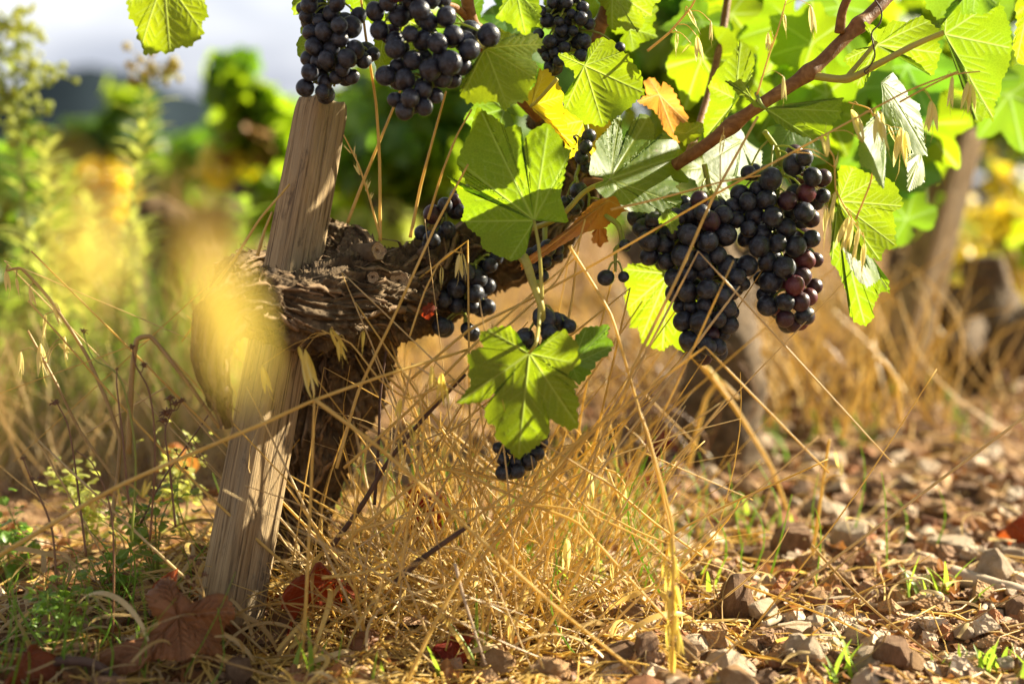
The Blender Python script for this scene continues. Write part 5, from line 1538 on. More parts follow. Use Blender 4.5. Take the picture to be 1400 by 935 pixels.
stem('thin curved oat stalk hanging right of the reddish bunch', [(1122, 190, 1.0), (1140, 215, 1.0), (1143, 260, 1.0), (1165, 300, 1.0), (1182, 325, 1.0)], 3, [(1142, 262, 1134, 310), (1130, 285, 1126, 335), (1160, 297, 1146, 350), (1165, 300, 1155, 350), (1174, 313, 1165, 365), (1182, 333, 1178, 382)], hs=1.05)
stem('blurred bent straw below the left big bunch, before the middle trunk', [(935, 470, 1.35), (985, 530, 1.35), (1010, 565, 1.35), (1055, 640, 1.35), (1085, 720, 1.35)], 7, [(965, 500, 990, 525)])
stem('second blurred straw arching left before the middle trunk', [(940, 640, 1.4), (965, 545, 1.4), (985, 522, 1.4), (1010, 545, 1.4)], 7)
stem('blurred arched straw over the far soil, right of the reddish bunch', [(1150, 600, 1.5), (1170, 545, 1.5), (1200, 490, 1.5), (1225, 520, 1.5), (1232, 580, 1.5)], 7)
# small stems of the tangle
rnd = random.Random(77)
for i in range(115):
    b = G(rnd.gauss(645, 105), rnd.uniform(760, 915))
    h = rnd.uniform(.09, .29) * (1.0 if rnd.random() < .65 else .6); a = rnd.gauss(.12, .60)
    tp = b + V((a * h, rnd.uniform(-.05, .07), h))
    root = thing('dry_grass_stem', 'thin golden straw lost among many alike in the tangle under the vine', 'grass stem', b, 'thin straws of the tangle under the vine')
    mb = MB()
    w_ = rnd.uniform(.0006, .0013)
    if rnd.random() < .35:                      # snapped straws: straight to the kink, then falling away
        kx = rnd.choice([-1, 1]) * rnd.uniform(.3, 1.2)
        e = tp + V((kx * h * .7, rnd.uniform(-.03, .03), -h * rnd.uniform(.15, .7)))
        path = [b.lerp(tp, k / 9) for k in range(10)] + [tp.lerp(e, k / 8) for k in range(1, 9)]
    else:
        md = (b + tp) / 2 + V((rnd.uniform(-.012, .012), 0, rnd.uniform(-.006, .012)))
        path = catmull([b, md, tp], 16)
    tube(mb, path, w_, w_ * .5, 6)
    mb.obj('stalk', M['straw' if rnd.random() < .6 else 'straw_pale'], root)

# blurred yellow oats close to the lens
def near_oat(label, pts, heads):
    root = thing('oat_stem', label, 'oat stem', P(*pts[0]), 'yellow oats close to the lens')
    path = catmull([P(*q) for q in pts], 40)
    mb = MB(); tube(mb, path, .0006, .0004, 6)
    for x0, y0, x1, y1, d, w in heads:
        a, b = P(x0, y0, d), P(x1, y1, d)
        src = min(path, key=lambda q: (q - a).length)
        tube(mb, catmull([src, (src + a) / 2 + UP * .003, a], 8), .0004, .0003, 5)
        q = V((0, 0, -1)).rotation_difference((b - a).normalized()) @ Quaternion((0, 0, 1), w)
        ob = link('spikelet', HUSK['husk_yellow'][0], root, a - root.location, q, (b - a).length * .82)
        ob.scale = (ob.scale[0] * 0.95,) * 2 + (ob.scale[0],)
    mb.obj('stalk', M['straw'], root)
near_oat('large blurred yellow oat head before the left end of the vine arm', [(-250, 1300, .25), (-60, 700, .25), (60, 330, .25), (190, 240, .25), (285, 290, .25)], [(285, 330, 325, 560, .25, .4), (262, 350, 300, 520, .255, 1.2), (320, 390, 345, 575, .26, 2.2), (268, 300, 275, 420, .25, 2.2)])
near_oat('large blurred yellow oat head before the green weeds at left', [(-300, 1200, .27), (-150, 600, .27), (-20, 280, .27), (80, 215, .275), (120, 255, .28)], [(118, 290, 130, 460, .27, .3), (150, 300, 165, 430, .28, 1.5), (92, 300, 105, 430, .285, 2.4)])

# ------------------------------------------------------------------ weeds at the lower left
def seed_weed(label, pts, heads, mat='weed_stem', wpx=3.5):
    w = [P(*q) for q in pts]
    root = thing('dried_weed', label, 'dried weed', w[0], 'dried weeds left of the stake')
    path = catmull(w, 40)
    r0 = wpx / 2 / F * pts[0][2]
    mb = MB(); tube(mb, path, r0, r0 * .5, 6)
    r = random.Random(len(label))
    for hx, hy, rad in heads:
        near = min(path, key=lambda q: (q - P(hx, hy, (q - CAM).dot(FWD))).length)
        d = (near - CAM).dot(FWD)
        c = P(hx, hy, d)
        if (near - c).length > .002:
            tube(mb, catmull([near, (near + c) / 2 - UP * .003, c], 10), r0 * .5, r0 * .4, 5)
        hm = MB(); rr = rad / F * d
        for k in range(16):
            dv = V((r.uniform(-1, 1), r.uniform(-1, 1), r.uniform(-.2, 1))).normalized()
            tube(hm, [c, c + dv * rr * .6, c + dv * rr + V((0, 0, -.2 * rr))], rr * .16, rr * .05, 4)
        crumb = [(c + v * rr * .45) for v in iv]
        hm.add([list(v) for v in crumb], ifc)
        hm.obj('seed_head', M['weed_stem'], root)
    mb.obj('stalk', M[mat], root)
seed_weed('dark dried weed with a drooping seed head, leftmost of the thin stems', [(118, 760, 1.0), (108, 680, 1.0), (95, 590, 1.0), (78, 550, 1.0)], [(75, 551, 8)])
seed_weed('thin dark dried weed standing upright through the green leaves', [(154, 900, .98), (154, 718, .98), (130, 640, .98), (103, 615, .98)], [])
seed_weed('curved green weed stem bending left to a flat brown head', [(180, 740, .99), (185, 620, .985), (165, 520, .98), (128, 490, .98), (114, 456, .98)], [(114, 453, 7)], 'green_stem')
seed_weed('tall dried weed with a brown head before the bent blade', [(205, 740, .985), (212, 620, .98), (205, 540, .98), (186, 500, .98), (181, 478, .98)], [(181, 475, 7), (197, 500, 7)])
seed_weed('upright reddish weed stem with small buds between the curved green one and the bent blade', [(176, 690, .97), (168, 600, .97), (160, 530, .97), (160, 505, .97)], [(160, 505, 4)])
seed_weed('forked dark weed with tiny heads at the left edge', [(78, 800, .99), (70, 720, .99), (45, 660, .99), (32, 628, .99)], [(32, 627, 5), (56, 654, 6), (44, 655, 5)])
seed_weed('brown weed with a clustered husky seed head left of the stake', [(240, 720, .99), (232, 640, .99), (226, 590, .99), (236, 560, .99)], [(228, 565, 11), (240, 552, 9), (248, 548, 7), (232, 545, 8), (222, 575, 9)])
seed_weed('dried weed with crumbly tan heads at the foot of the stake', [(275, 850, .97), (278, 810, .97), (268, 780, .97), (262, 762, .97)], [(262, 762, 7), (256, 790, 7), (280, 785, 6), (272, 770, 6), (265, 800, 6)], 'straw_dull')
seed_weed('thin branching weed leaning right behind the stake foot', [(190, 720, 1.1), (220, 660, 1.1), (262, 600, 1.1), (290, 560, 1.1)], [(280, 610, 4), (255, 640, 5), (270, 625, 4), (240, 615, 4)])

def leafy_weed(px, py, hpx, wpx, n, label, seed, mat='weed_green', lobed=True, ls=(.004, .010)):
    r = random.Random(seed)
    c = G(px, py); d = (c - CAM).dot(FWD)
    root = thing('leafy_weed', label, 'weed', c, 'green weeds at the lower left')
    hh, ww = hpx / F * d, wpx / F * d / 2
    sm, lm = MB(), MB()
    for k in range(max(3, n // 22)):
        a = r.uniform(0, 6.28); rad = ww * r.random() ** .6
        tp = c + V((math.cos(a) * rad, math.sin(a) * rad * .7, hh * r.uniform(.5, 1)))
        path = catmull([c, (c + tp) / 2 + V((r.uniform(-.01, .01), 0, .01)), tp], 14)
        tube(sm, path, .0009, .0005, 5)
        for q in range(22):
            p = path[r.randint(3, 14)] + V((r.gauss(0, .009), r.gauss(0, .009), r.gauss(0, .008)))
            if p.z < gz(p.x, p.y) + .002: p.z = gz(p.x, p.y) + r.uniform(.003, .01)
            s = r.uniform(*ls)
            out = [(s * (1 - .25 * math.cos(3 * t) * (1 if lobed else 0)) * .55 * math.cos(t) + s * .5, s * .5 * math.sin(t) * (1 + .2 * math.cos(4 * t))) for t in [i * .524 for i in range(12)]]
            vs, fs, ve = blade(out, [(s, 0)], 18, 3, r.randint(0, 9999), cup=.25, wave=.12, tooth=None, veins=False, quilt=.3)
            qn = Quaternion((0, 0, 1), r.uniform(0, 6.28)) @ Quaternion((0, 1, 0), r.uniform(-.9, .5)) @ Quaternion((1, 0, 0), r.uniform(-.5, .5))
            lm.add([list(qn @ V(v) + p) for v in vs], fs, ve)
    sm.obj('stem', M['green_stem'], root); lm.obj('foliage', M[mat], root)
leafy_weed(215, 800, 150, 90, 130, 'bushy green weed with small lobed leaves left of the stake foot', 1)
leafy_weed(160, 830, 110, 90, 80, 'low green weed behind the big fallen leaf', 2)
leafy_weed(70, 890, 90, 130, 110, 'spreading green weed in the bottom left corner', 3, ls=(.004, .008))
leafy_weed(250, 740, 150, 70, 110, 'thin pale weed close behind the foot of the stake', 4, mat='weed_pale', ls=(.004, .009))
leafy_weed(120, 760, 130, 90, 110, 'pale weed behind the dark dried stems at left', 5, mat='weed_pale', ls=(.005, .011))
leafy_weed(20, 800, 110, 90, 110, 'green weed at the left edge below the oat stems', 6, ls=(.005, .011))

# ------------------------------------------------------------------ fallen leaves, twigs
def fallen(px, py, size, mat, label, seed, up=.012, tiltx=0., tilty=0., yaw=None, cup=.45, wave=.30, hi=2):
    r = random.Random(seed)
    p = G(px, py, up)
    s = size / F * (p - CAM).dot(FWD)
    Mn, N = {1: (260, 40), 2: (130, 18)}[hi]
    vs, fs, ve = blade([(a * s, b * s) for a, b in gen_outline(r, .9)], [(a * s, b * s) for a, b in GEN_TIPS], Mn, N, seed, cup=cup, wave=wave, curl=.3, quilt=4, veins=True)
    mb = MB(); mb.add(vs, fs, ve)
    me = mb.mesh('fallen_leaf', M[mat])
    q = Quaternion((0, 0, 1), r.uniform(0, 6.28) if yaw is None else yaw) @ Quaternion((1, 0, 0), tiltx) @ Quaternion((0, 1, 0), tilty)
    o = link('fallen_leaf', me, None, p, q)
    return tag(o, label, 'fallen leaf', 'fallen vine leaves on the ground')
# the big one at the foot of the stake is traced
p0J = z7([(715, 672)])[0]
big = vine_leaf(None, p0J, .955, tilt(.1, .75), 'leaf_dry',
    outline=z7([(690, 650), (640, 690), (600, 640), (580, 580), (620, 540), (640, 480), (670, 465), (700, 500), (710, 560), (760, 610), (800, 660), (780, 640), (830, 600), (900, 578), (925, 620), (945, 660), (890, 690), (870, 730), (888, 790), (800, 790), (735, 850), (700, 830), (600, 830), (560, 880), (470, 888), (430, 880), (440, 840), (380, 810), (358, 785), (440, 790), (530, 770), (590, 710), (650, 690)]),
    tips=z7([(450, 880), (880, 780), (935, 655), (660, 480), (730, 845)]), hi=1, name='fallen_leaf', cup=-.25, wave=.24, curl=.35, quilt=8)
tag(big, 'large crumpled brown leaf lying at the foot of the stake', 'fallen leaf', 'fallen vine leaves on the ground')
wing = vine_leaf(None, z7([(700, 640)])[0], .965, tilt(-.5, .3), 'leaf_red',
    outline=z7([(690, 650), (630, 600), (610, 560), (640, 480), (680, 465), (690, 520), (720, 570), (735, 630)]), tips=z7([(660, 475), (725, 600)]), hi=2, name='fallen_leaf', cup=.3, wave=.2, tooth=None)
tag(wing, 'dark red curled leaf standing up behind the large crumpled leaf', 'fallen leaf', 'fallen vine leaves on the ground')
for i, a in enumerate([
    (590, 765, 62, 'leaf_red', 'dark red leaf caught on the dark twig in the tangle', .045, 1.0, .3),
    (300, 885, 62, 'leaf_dry', 'curled brown leaf below the foot of the stake', .022, .7, .5),
    (372, 872, 50, 'leaf_red', 'small dark red leaf close to the right of the stake foot', .02, .9, .1),
    (445, 850, 70, 'leaf_red', 'deep red leaf right of the stake foot', .03, .8, -.5),
    (620, 900, 58, 'leaf_red', 'rusty red leaf under the green blades at the bottom', .015, .5, .3),
    (505, 900, 60, 'leaf_dry', 'brown leaf at the bottom between the red leaves', .012, .3, .2),
    (40, 925, 60, 'leaf_red', 'dull red leaf in the bottom left corner under the twig', .012, .2, .4),
    (1385, 745, 52, 'leaf_red', 'bright red leaf at the right edge behind the whitish stone', .02, .7, .2),
    (870, 668, 40, 'leaf_red', 'blurred red leaf by the foot of the middle trunk', .015, .7, .1),
    (890, 640, 34, 'leaf_red', 'blurred orange red leaf close left of the middle trunk', .03, .8, -.3),
    (860, 770, 44, 'leaf_dry', 'brown leaf on the soil left of the oat stem', .012, .4, .2),
    (795, 865, 34, 'leaf_dry', 'small pinkish brown leaf beside the flat brown stone', .01, .3, -.3),
    (1265, 795, 30, 'leaf_dry', 'small reddish leaf on the soil behind the corner tuft', .01, .5, .3),
    (160, 905, 60, 'leaf_dry', 'brown leaf lying flat left of the large crumpled leaf', .01, .1, .2),
    (1370, 665, 46, 'leaf_dry', 'dark blurred leaf on the far soil at right', .012, .3, .2),
    (730, 720, 30, 'leaf_dry', 'small dry leaf in the straw below the grape tip', .02, .6, .3),
    (1180, 870, 26, 'leaf_dry', 'tiny curled leaf beside the pale jointed twig', .008, .3, .4),
    (255, 690, 36, 'leaf_orange', 'small orange leaf behind the stake', .05, 1.0, .2)]):
    fallen(a[0], a[1], a[2], a[3], a[4], 300 + i, a[5], a[6], a[7])

def twig(label, pts, wpx, mat='twig', taper=.6):
    w = [P(*q) if len(q) == 3 else G(q[0], q[1], .006) for q in pts]
    d = (w[0] - CAM).dot(FWD)
    path = catmull(w, 40)
    mb = MB()
    r0 = wpx / 2 / F * d
    tube(mb, path, 0, radii=[r0 * (1 - (1 - taper) * i / 40) * (1 + .14 * noise.noise(p * 70) + .25 * max(0, noise.noise(p * 28) - .3)) for i, p in enumerate(path)], sides=10)
    o = mb.obj('twig', M[mat], origin=w[0])
    return tag(o, label, 'twig', 'twigs lying on the ground')
twig('dark smooth twig curving over the ground in the bottom left corner', [(-20, 935, .93), (40, 912, .93), (90, 903, .93), (130, 908, .93), (160, 930, .93), (175, 950, .93)], 14, taper=.9)
twig('long dark twig leaning through the straw from the trunk to the lower leaf', [(455, 745, 1.06), (495, 690, 1.05), (535, 625, 1.04), (590, 560, 1.03), (636, 512, 1.02)], 8)
twig('short dark twig slanting up right under the red leaf', [(540, 795, 1.0), (575, 765, .99), (610, 740, .985), (642, 718, .98)], 10)
twig('pale jointed twig lying on the bare soil', [(1043, 865), (1098, 843), (1149, 828), (1200, 838), (1250, 833)], 10, 'twig_pale')
twig('thick grey stick at the right edge beside the whitish stone', [(1300, 795), (1340, 806), (1385, 818), (1420, 828)], 24, 'twig_pale', .9)
twig('white forked stick lying in the straw left of the oat stem', [(810, 790), (850, 783), (905, 790)], 10, 'twig_pale')
twig('brown stick lying behind the oat stem', [(800, 835), (860, 838), (915, 848)], 10, 'twig')
twig('thin grey twig standing in the straw under the grape tip', [(622, 770, .96), (632, 810, .96), (648, 860, .96), (664, 908, .96)], 5, 'twig_pale')
twig('short pale stick upright beside the pale block', [(1340, 850), (1352, 835), (1365, 860)], 10, 'twig_pale')
twig('dark thin twig upright behind the straws under the trunk', [(512, 690, 1.06), (518, 600, 1.06), (520, 540, 1.06), (528, 480, 1.06)], 5)

# ================================================================== THE ROWS BEHIND
def foliage(mb, c, rx, ry, rz, n, s0, s1, r, Mn=20, N=2, hollow=.2):
    """a crown of separate leaves: along a few shoots that stick out of it, and in loose clumps with gaps between"""
    def leaf(p, q):
        s = r.uniform(s0, s1)
        vs, fs, ve = GENLEAF[r.randint(0, len(GENLEAF) - 1)]
        nrm = (q * .6 + V((r.uniform(-1, 1), r.uniform(-1, 1), r.uniform(-.2, 1.2)))).normalized()
        qn = V((0, 0, 1)).rotation_difference(nrm) @ Quaternion((0, 0, 1), r.uniform(0, 6.28))
        Rm = np.array(qn.to_matrix())
        mb.add(vs @ Rm.T * s + np.array(p), fs, ve)
    ns = max(3, n // 16)
    for k in range(ns):
        q = V((r.uniform(-1, 1), r.uniform(-1, 1), r.uniform(-.5, 1))).normalized()
        e = r.uniform(.9, 1.55)
        dr = V((r.uniform(-.5, .5), r.uniform(-.5, .5), r.uniform(-.9, .2)))
        m = int(n * .6 / ns)
        for i in range(m):
            t = (i + r.random()) / m
            v = q * (.2 + e * t) + dr * t * t * .5
            p = c + V((v.x * rx, v.y * ry, v.z * rz)) + V((r.gauss(0, s0 * .4), r.gauss(0, s0 * .4), r.gauss(0, s0 * .4)))
            leaf(p, q)
    for _ in range(int(n * .4)):
        for _k in range(40):
            q = V((r.uniform(-1, 1), r.uniform(-1, 1), r.uniform(-1, 1)))
            if hollow < q.length < 1 and noise.noise(q * 2.3 + c * 3) > -.05: break
        leaf(c + V((q.x * rx, q.y * ry, q.z * rz)), q)
_r = random.Random(4)
GENLEAF = [blade(gen_outline(_r), GEN_TIPS[:3], 34, 3, 40 + i, cup=.2, wave=.10, tooth=None, veins=False, quilt=0) for i in range(5)]

def row_vine(label, trunk, arms, clumps, seed, rt=(.04, .03)):
    """trunk/arms: photo x, y, depth; clumps: (x, y, depth, half width px, half height px, leaves, material)"""
    r = random.Random(seed)
    w = [P(*q) for q in trunk]
    root = thing('grape_vine', label, 'grape vine', w[0], 'blurred vines in the rows behind')
    mb = MB(); k = len(w)
    bark_limb(mb, w, [rt[0] + (rt[1] - rt[0]) * i / (k - 1) for i in range(k)], 40, 36, seed, ridge=.2, lump=.25, flakes=10)
    mb.obj('trunk', [M['bark'], M['bark_flake']], root)
    for pts, r0, r1 in arms:
        mb = MB(); wv = [P(*q) for q in pts]; m = len(wv)
        bark_limb(mb, wv, [r0 + (r1 - r0) * i / (m - 1) for i in range(m)], 30, 24, seed + 3, ridge=.2, lump=.25)
        mb.obj('arm', [M['bark'], M['bark']], root)
    by = {}
    for x, y, d, hx, hy, n, mt in clumps:
        mb = by.setdefault(mt, MB())
        rx, rz = hx / F * d, hy / F * d
        foliage(mb, P(x, y, d), rx, max(rx, rz) * .7, rz, n, .035, .06, r)
    for mt, mb in by.items():
        o = mb.obj('foliage', M[mt], root)
        if mt in ('leaf_red', 'leaf_orange', 'leaf_yellow'):
            o['label'] = {'leaf_red': 'reddened leaves', 'leaf_orange': 'browned leaves', 'leaf_yellow': 'yellowed leaves'}[mt]
    return root
row_vine('blurred vine whose pale brown trunk stands behind the left big bunch', [(990, 640, 1.6), (985, 560, 1.6), (985, 480, 1.6), (975, 400, 1.62), (960, 330, 1.65)], [([(975, 420, 1.62), (1030, 370, 1.65), (1080, 320, 1.7)], .03, .018), ([(970, 410, 1.62), (900, 360, 1.7), (860, 330, 1.75)], .028, .015)],
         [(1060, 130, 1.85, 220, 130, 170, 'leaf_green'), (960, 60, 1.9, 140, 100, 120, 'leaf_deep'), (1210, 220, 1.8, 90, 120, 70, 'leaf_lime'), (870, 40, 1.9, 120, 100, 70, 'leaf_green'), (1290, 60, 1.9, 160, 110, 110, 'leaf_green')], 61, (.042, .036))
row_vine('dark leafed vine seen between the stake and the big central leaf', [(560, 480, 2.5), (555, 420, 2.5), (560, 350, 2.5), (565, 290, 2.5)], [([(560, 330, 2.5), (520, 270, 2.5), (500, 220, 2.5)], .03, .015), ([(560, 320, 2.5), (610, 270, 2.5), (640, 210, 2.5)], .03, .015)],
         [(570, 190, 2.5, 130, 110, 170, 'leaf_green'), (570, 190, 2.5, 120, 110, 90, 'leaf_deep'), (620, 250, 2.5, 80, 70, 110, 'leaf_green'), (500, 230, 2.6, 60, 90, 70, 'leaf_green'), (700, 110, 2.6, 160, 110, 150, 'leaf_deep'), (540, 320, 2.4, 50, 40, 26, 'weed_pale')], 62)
row_vine('blurred vine with reddened lower leaves just left of the stake', [(260, 440, 2.7), (250, 390, 2.7), (262, 340, 2.7), (262, 310, 2.7)], [([(262, 325, 2.7), (215, 300, 2.7), (190, 310, 2.7)], .045, .03), ([(262, 325, 2.7), (310, 300, 2.7), (335, 260, 2.75)], .04, .02)],
         [(350, 160, 2.9, 55, 60, 110, 'leaf_green'), (360, 190, 2.9, 50, 50, 50, 'leaf_green'), (318, 110, 2.9, 26, 34, 24, 'leaf_deep'), (350, 215, 2.9, 60, 40, 18, 'leaf_dry'), (330, 240, 2.9, 60, 40, 30, 'leaf_yellow'), (375, 270, 2.8, 50, 60, 60, 'leaf_green')], 63, (.055, .055))
row_vine('far blurred vine at the left, below the hill', [(150, 330, 4.2), (148, 290, 4.2), (150, 240, 4.2)], [([(150, 260, 4.2), (110, 230, 4.2)], .05, .03)],
         [(155, 195, 4.2, 60, 45, 150, 'leaf_deep'), (110, 215, 4.2, 45, 40, 90, 'leaf_deep'), (130, 270, 4.1, 60, 50, 90, 'leaf_yellow'), (190, 150, 4.2, 40, 35, 50, 'leaf_green')], 64)
row_vine('blurred vine at the left edge behind the tall weeds', [(20, 470, 2.2), (25, 400, 2.2), (20, 330, 2.2)], [([(20, 360, 2.2), (-20, 310, 2.2)], .035, .02)],
         [(20, 320, 2.2, 70, 110, 170, 'leaf_deep'), (60, 380, 2.2, 60, 50, 60, 'weed_green')], 65)
row_vine('gnarled leafless vine stump with an upright spur at the right edge', [(1340, 520, 2.1), (1345, 470, 2.1), (1350, 430, 2.1), (1348, 385, 2.1), (1345, 355, 2.1)], [([(1345, 440, 2.1), (1300, 425, 2.1), (1262, 420, 2.1)], .05, .032), ([(1350, 440, 2.1), (1385, 470, 2.05), (1420, 460, 2.05)], .05, .04), ([(1340, 445, 2.1), (1310, 480, 2.0), (1290, 490, 2.0)], .035, .02)], [(1430, 330, 2.4, 20, 30, 12, 'leaf_green')], 66, (.05, .026))
row_vine('leafy vine at the right edge behind the leaning stake', [(1400, 400, 3.6), (1395, 330, 3.6), (1400, 260, 3.6)], [([(1400, 290, 3.6), (1360, 240, 3.6)], .04, .02)],
         [(1390, 130, 3.4, 110, 90, 190, 'leaf_green'), (1300, 120, 3.5, 90, 80, 120, 'leaf_deep'), (1250, 170, 3.4, 50, 50, 50, 'leaf_green')], 67)
row_vine('brown trunk of a far vine behind the leaning stake', [(1235, 430, 2.6), (1240, 370, 2.6), (1250, 310, 2.6)], [([(1245, 340, 2.6), (1215, 300, 2.6)], .03, .02)], [(1205, 250, 2.7, 35, 50, 40, 'leaf_green')], 68)
row_vine('far row vine in the gap right of the stake top', [(450, 360, 4.5), (452, 320, 4.5), (450, 280, 4.5)], [([(450, 300, 4.5), (480, 260, 4.5)], .05, .03)], [(460, 210, 4.6, 70, 60, 150, 'leaf_green'), (480, 260, 4.5, 50, 40, 60, 'weed_pale')], 69)
make_post('blurred grey stake leaning right, standing behind the bunches at the right', (1318, 175, 1.95), (1226, 520, 1.95), .046, .05, math.radians(30), seed=5, nl=60)

r = random.Random(123)
mb = MB()
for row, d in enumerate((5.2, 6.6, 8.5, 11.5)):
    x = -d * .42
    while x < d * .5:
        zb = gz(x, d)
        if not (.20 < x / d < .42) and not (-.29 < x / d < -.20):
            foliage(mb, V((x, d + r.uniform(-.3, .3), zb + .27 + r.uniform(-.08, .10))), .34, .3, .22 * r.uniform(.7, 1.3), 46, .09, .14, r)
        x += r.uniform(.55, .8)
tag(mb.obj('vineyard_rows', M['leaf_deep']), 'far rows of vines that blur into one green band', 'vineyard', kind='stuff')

# tall weeds at the left
def tall_weed(label, pts, nleaf, lsz, heads, seed, mat='weed_pale', headmat='flower'):
    r = random.Random(seed)
    w = [P(*q) for q in pts]
    root = thing('tall_weed', label, 'weed', w[0], 'tall blurred weeds at the left')
    path = catmull(w, 60)
    sm, lm, hm = MB(), MB(), MB()
    tube(sm, path, .0035, .0015, 6)
    for k in range(nleaf):
        p = path[int(4 + 54 * k / nleaf)]
        a = k * 2.4; L = lsz * r.uniform(.6, 1.1)
        out = V((math.cos(a), math.sin(a), r.uniform(.5, 1.1))).normalized()
        side = out.cross(V((0, 0, 1))).normalized()
        vs, fs = [], []
        for i in range(8):
            t = i / 7
            c = p + out * L * t - V((0, 0, 1)) * L * .35 * t * t
            ww = L * .085 * math.sin(math.pi * min(1, t * .9 + .1)) + .0003
            vs += [c + side * ww, c - V((0, 0, .3 * ww)), c - side * ww]
        for i in range(7):
            for e in range(2):
                fs.append((i * 3 + e, i * 3 + e + 1, i * 3 + 4 + e, i * 3 + 3 + e))
        lm.add([list(v) for v in vs], fs)
    for hx, hy, sp, n in heads:
        d = pts[-1][2]
        hm = MB()
        c = P(hx, hy, d)
        near = min(path, key=lambda q: (q - c).length)
        tube(sm, catmull([near, (near + c) / 2, c], 6), .0015, .001, 5)
        for _ in range(n):
            q = c + V((r.gauss(0, 1), r.gauss(0, 1), r.gauss(0, 1))) * sp / F * d * .5
            s = r.uniform(.003, .006)
            hm.add([list(q + v * s) for v in iv], ifc)
            tube(hm, [c, q], .0008, .0006, 4, cap=False)
        hm.add([list(c + v * .006) for v in iv], ifc)
        hm.obj('flower_head', M[headmat], root)
    sm.obj('stem', M['green_stem'], root); lm.obj('foliage', M[mat], root)
tall_weed('tall blurred weed with narrow leaves and a small yellow flower head left of the stake', [(150, 520, 1.75), (165, 400, 1.75), (180, 280, 1.75), (195, 190, 1.75), (205, 95, 1.75)], 70, .055, [(205, 90, 30, 16), (235, 100, 20, 10), (180, 110, 20, 8)], 1, headmat='flower_tan')
tall_weed('tall blurred weed with loose yellowish seed heads at the left edge', [(60, 560, 1.7), (40, 420, 1.7), (30, 250, 1.7), (20, 120, 1.7), (25, 20, 1.7)], 60, .05, [(20, 40, 45, 40), (45, 90, 45, 34), (10, 130, 45, 34), (30, 170, 40, 26), (0, 70, 40, 24)], 2, headmat='weed_pale')
tall_weed('blurred weed with slender pale leaves between the two tall ones', [(90, 600, 1.6), (80, 480, 1.6), (60, 380, 1.6), (40, 300, 1.6)], 40, .06, [], 3)
tall_weed('blurred bright green weed at the far left edge', [(-10, 560, 1.9), (10, 420, 1.9), (40, 330, 1.9)], 40, .07, [], 4, mat='weed_green')

tall_weed('blurred yellowing weed left of the pale brown vine stump', [(120, 520, 2.0), (118, 420, 2.0), (125, 330, 2.0), (120, 270, 2.0)], 60, .07, [], 5)
tall_weed('blurred leafy weed before the far vine at left', [(90, 470, 2.4), (95, 380, 2.4), (90, 290, 2.4), (100, 220, 2.4)], 70, .08, [], 6, mat='weed_green')
tall_weed('blurred pale weed just left of the bare vine stump', [(190, 520, 2.1), (185, 430, 2.1), (195, 340, 2.1), (190, 300, 2.1)], 50, .06, [], 7)
tall_weed('blurred green weed between the bare vine stump and the stake', [(330, 470, 2.2), (335, 400, 2.2), (330, 330, 2.2), (340, 270, 2.2)], 60, .07, [], 8, mat='weed_green')
tall_weed('tall feathery pale green weed between the seeded and the flowering weed at left', [(95, 560, 1.8), (85, 430, 1.8), (70, 300, 1.8), (62, 190, 1.8)], 110, .06, [], 9)
# yellow flowering bush at the right
r = random.Random(91)
root = thing('flowering_bush', 'blurred bush covered in yellow flowers behind the vine stump at right', 'bush', G(1350, 400))
mbs, mbl, mbf = MB(), MB(), MB()
for (x, y, d, hx, hy, n) in [(1340, 330, 3.1, 80, 55, 260), (1290, 350, 3.0, 40, 40, 90), (1390, 280, 3.2, 50, 60, 140), (1310, 400, 2.9, 50, 30, 60), (1400, 360, 3.1, 50, 60, 120)]:
    c = P(x, y, d); rx, rz = hx / F * d, hy / F * d
    base = G(1350, 400)
    tube(mbs, catmull([base, (base + c) / 2, c], 8), .008, .004, 6)
    foliage(mbl, c, rx, rx, rz, n // 2, .02, .035, r, hollow=.1)
    foliage(mbf, c, rx * 1.05, rx, rz * 1.05, n, .014, .028, r, hollow=.45)
mbs.obj('stem', M['twig'], root); mbl.obj('foliage', M['weed_pale'], root); mbf.obj('flowers', M['flower'], root)

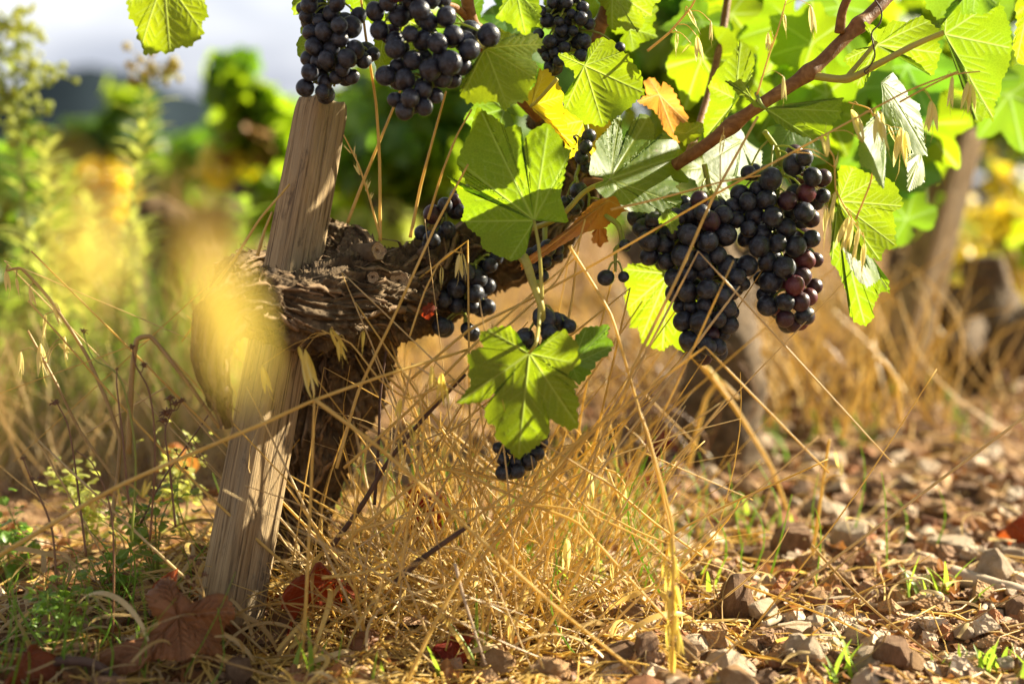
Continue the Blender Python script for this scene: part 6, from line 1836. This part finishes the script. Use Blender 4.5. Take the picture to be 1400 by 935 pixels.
# the pale blue grey car far behind it, down the slope
def make_car(label, loc, yaw):
    root = thing('parked_car', label, 'car', loc, rot=(0, 0, yaw))
    prof = [(-2.1, .35), (-2.15, .6), (-2.05, .85), (-1.2, .98), (1.55, 1.0), (1.95, .92), (2.05, .6), (2.0, .35)]
    def loft(name, prof, half, mat, z_in=0.0, steps=(1.0, .96)):
        bm = bmesh.new()
        rows = []
        for sy, k in ((-1, .90), (-1 + .08, 1.0), (1 - .08, 1.0), (1, .90)):
            cx_ = sum(p[0] for p in prof) / len(prof); cz_ = sum(p[1] for p in prof) / len(prof)
            rows.append([bm.verts.new((cx_ + (x - cx_) * (.97 if k < 1 else 1), sy * half * (1 - z_in * (z - prof[0][1])), cz_ + (z - cz_) * k)) for x, z in prof])
        m = len(prof)
        for a in range(3):
            for j in range(m):
                q = (j + 1) % m
                bm.faces.new((rows[a][j], rows[a][q], rows[a + 1][q], rows[a + 1][j]))
        bm.faces.new(rows[0][::-1]); bm.faces.new(rows[3])
        bmesh.ops.recalc_face_normals(bm, faces=bm.faces)
        me = bpy.data.meshes.new(name); bm.to_mesh(me); bm.free(); me.materials.append(M[mat])
        return link(name, me, root)
    loft('body', prof, .86, 'car_paint')
    loft('cabin_glass', [(-.95, .97), (-.15, 1.42), (1.05, 1.44), (1.75, .98)], .80, 'car_glass', .22)
    loft('roof', [(-.22, 1.425), (-.1, 1.475), (1.0, 1.49), (1.12, 1.445)], .66, 'car_paint', 0)
    for sy in (-1, 1):
        loft_ = MB(); tube(loft_, [V((-.98, sy * .80, .99)), V((-.2, sy * .70, 1.44))], .035, .035, 6); loft_.obj('pillar', M['car_paint'], root, origin=(0, 0, 0))
        loft_ = MB(); tube(loft_, [V((.4, sy * .82, .99)), V((.4, sy * .70, 1.45))], .04, .04, 6); loft_.obj('pillar', M['car_paint'], root, origin=(0, 0, 0))
        hl = MB(); tube(hl, [V((-2.14, sy * .62, .74)), V((-2.0, sy * .66, .76))], .10, .13, 12); hl.obj('headlight', M['lamp_glass'], root, origin=(0, 0, 0))
        for wx in (-1.3, 1.3):
            wm_ = MB(); tube(wm_, [V((wx, sy * .66, .31)), V((wx, sy * .87, .31))], .31, .31, 24); wo = wm_.obj('wheel', M['rubber'], root, origin=(0, 0, 0))
            rm_ = MB(); tube(rm_, [V((wx, sy * .80, .31)), V((wx, sy * .885, .31))], .19, .17, 16); rm_.obj('rim', M['alloy'], wo, origin=(0, 0, 0))
    return root
cl = P(1365, 310, 14.0)
make_car('blurred pale blue grey car parked beyond the yellow bush at the right', V((cl.x, cl.y, gz(cl.x, cl.y))), math.radians(62))
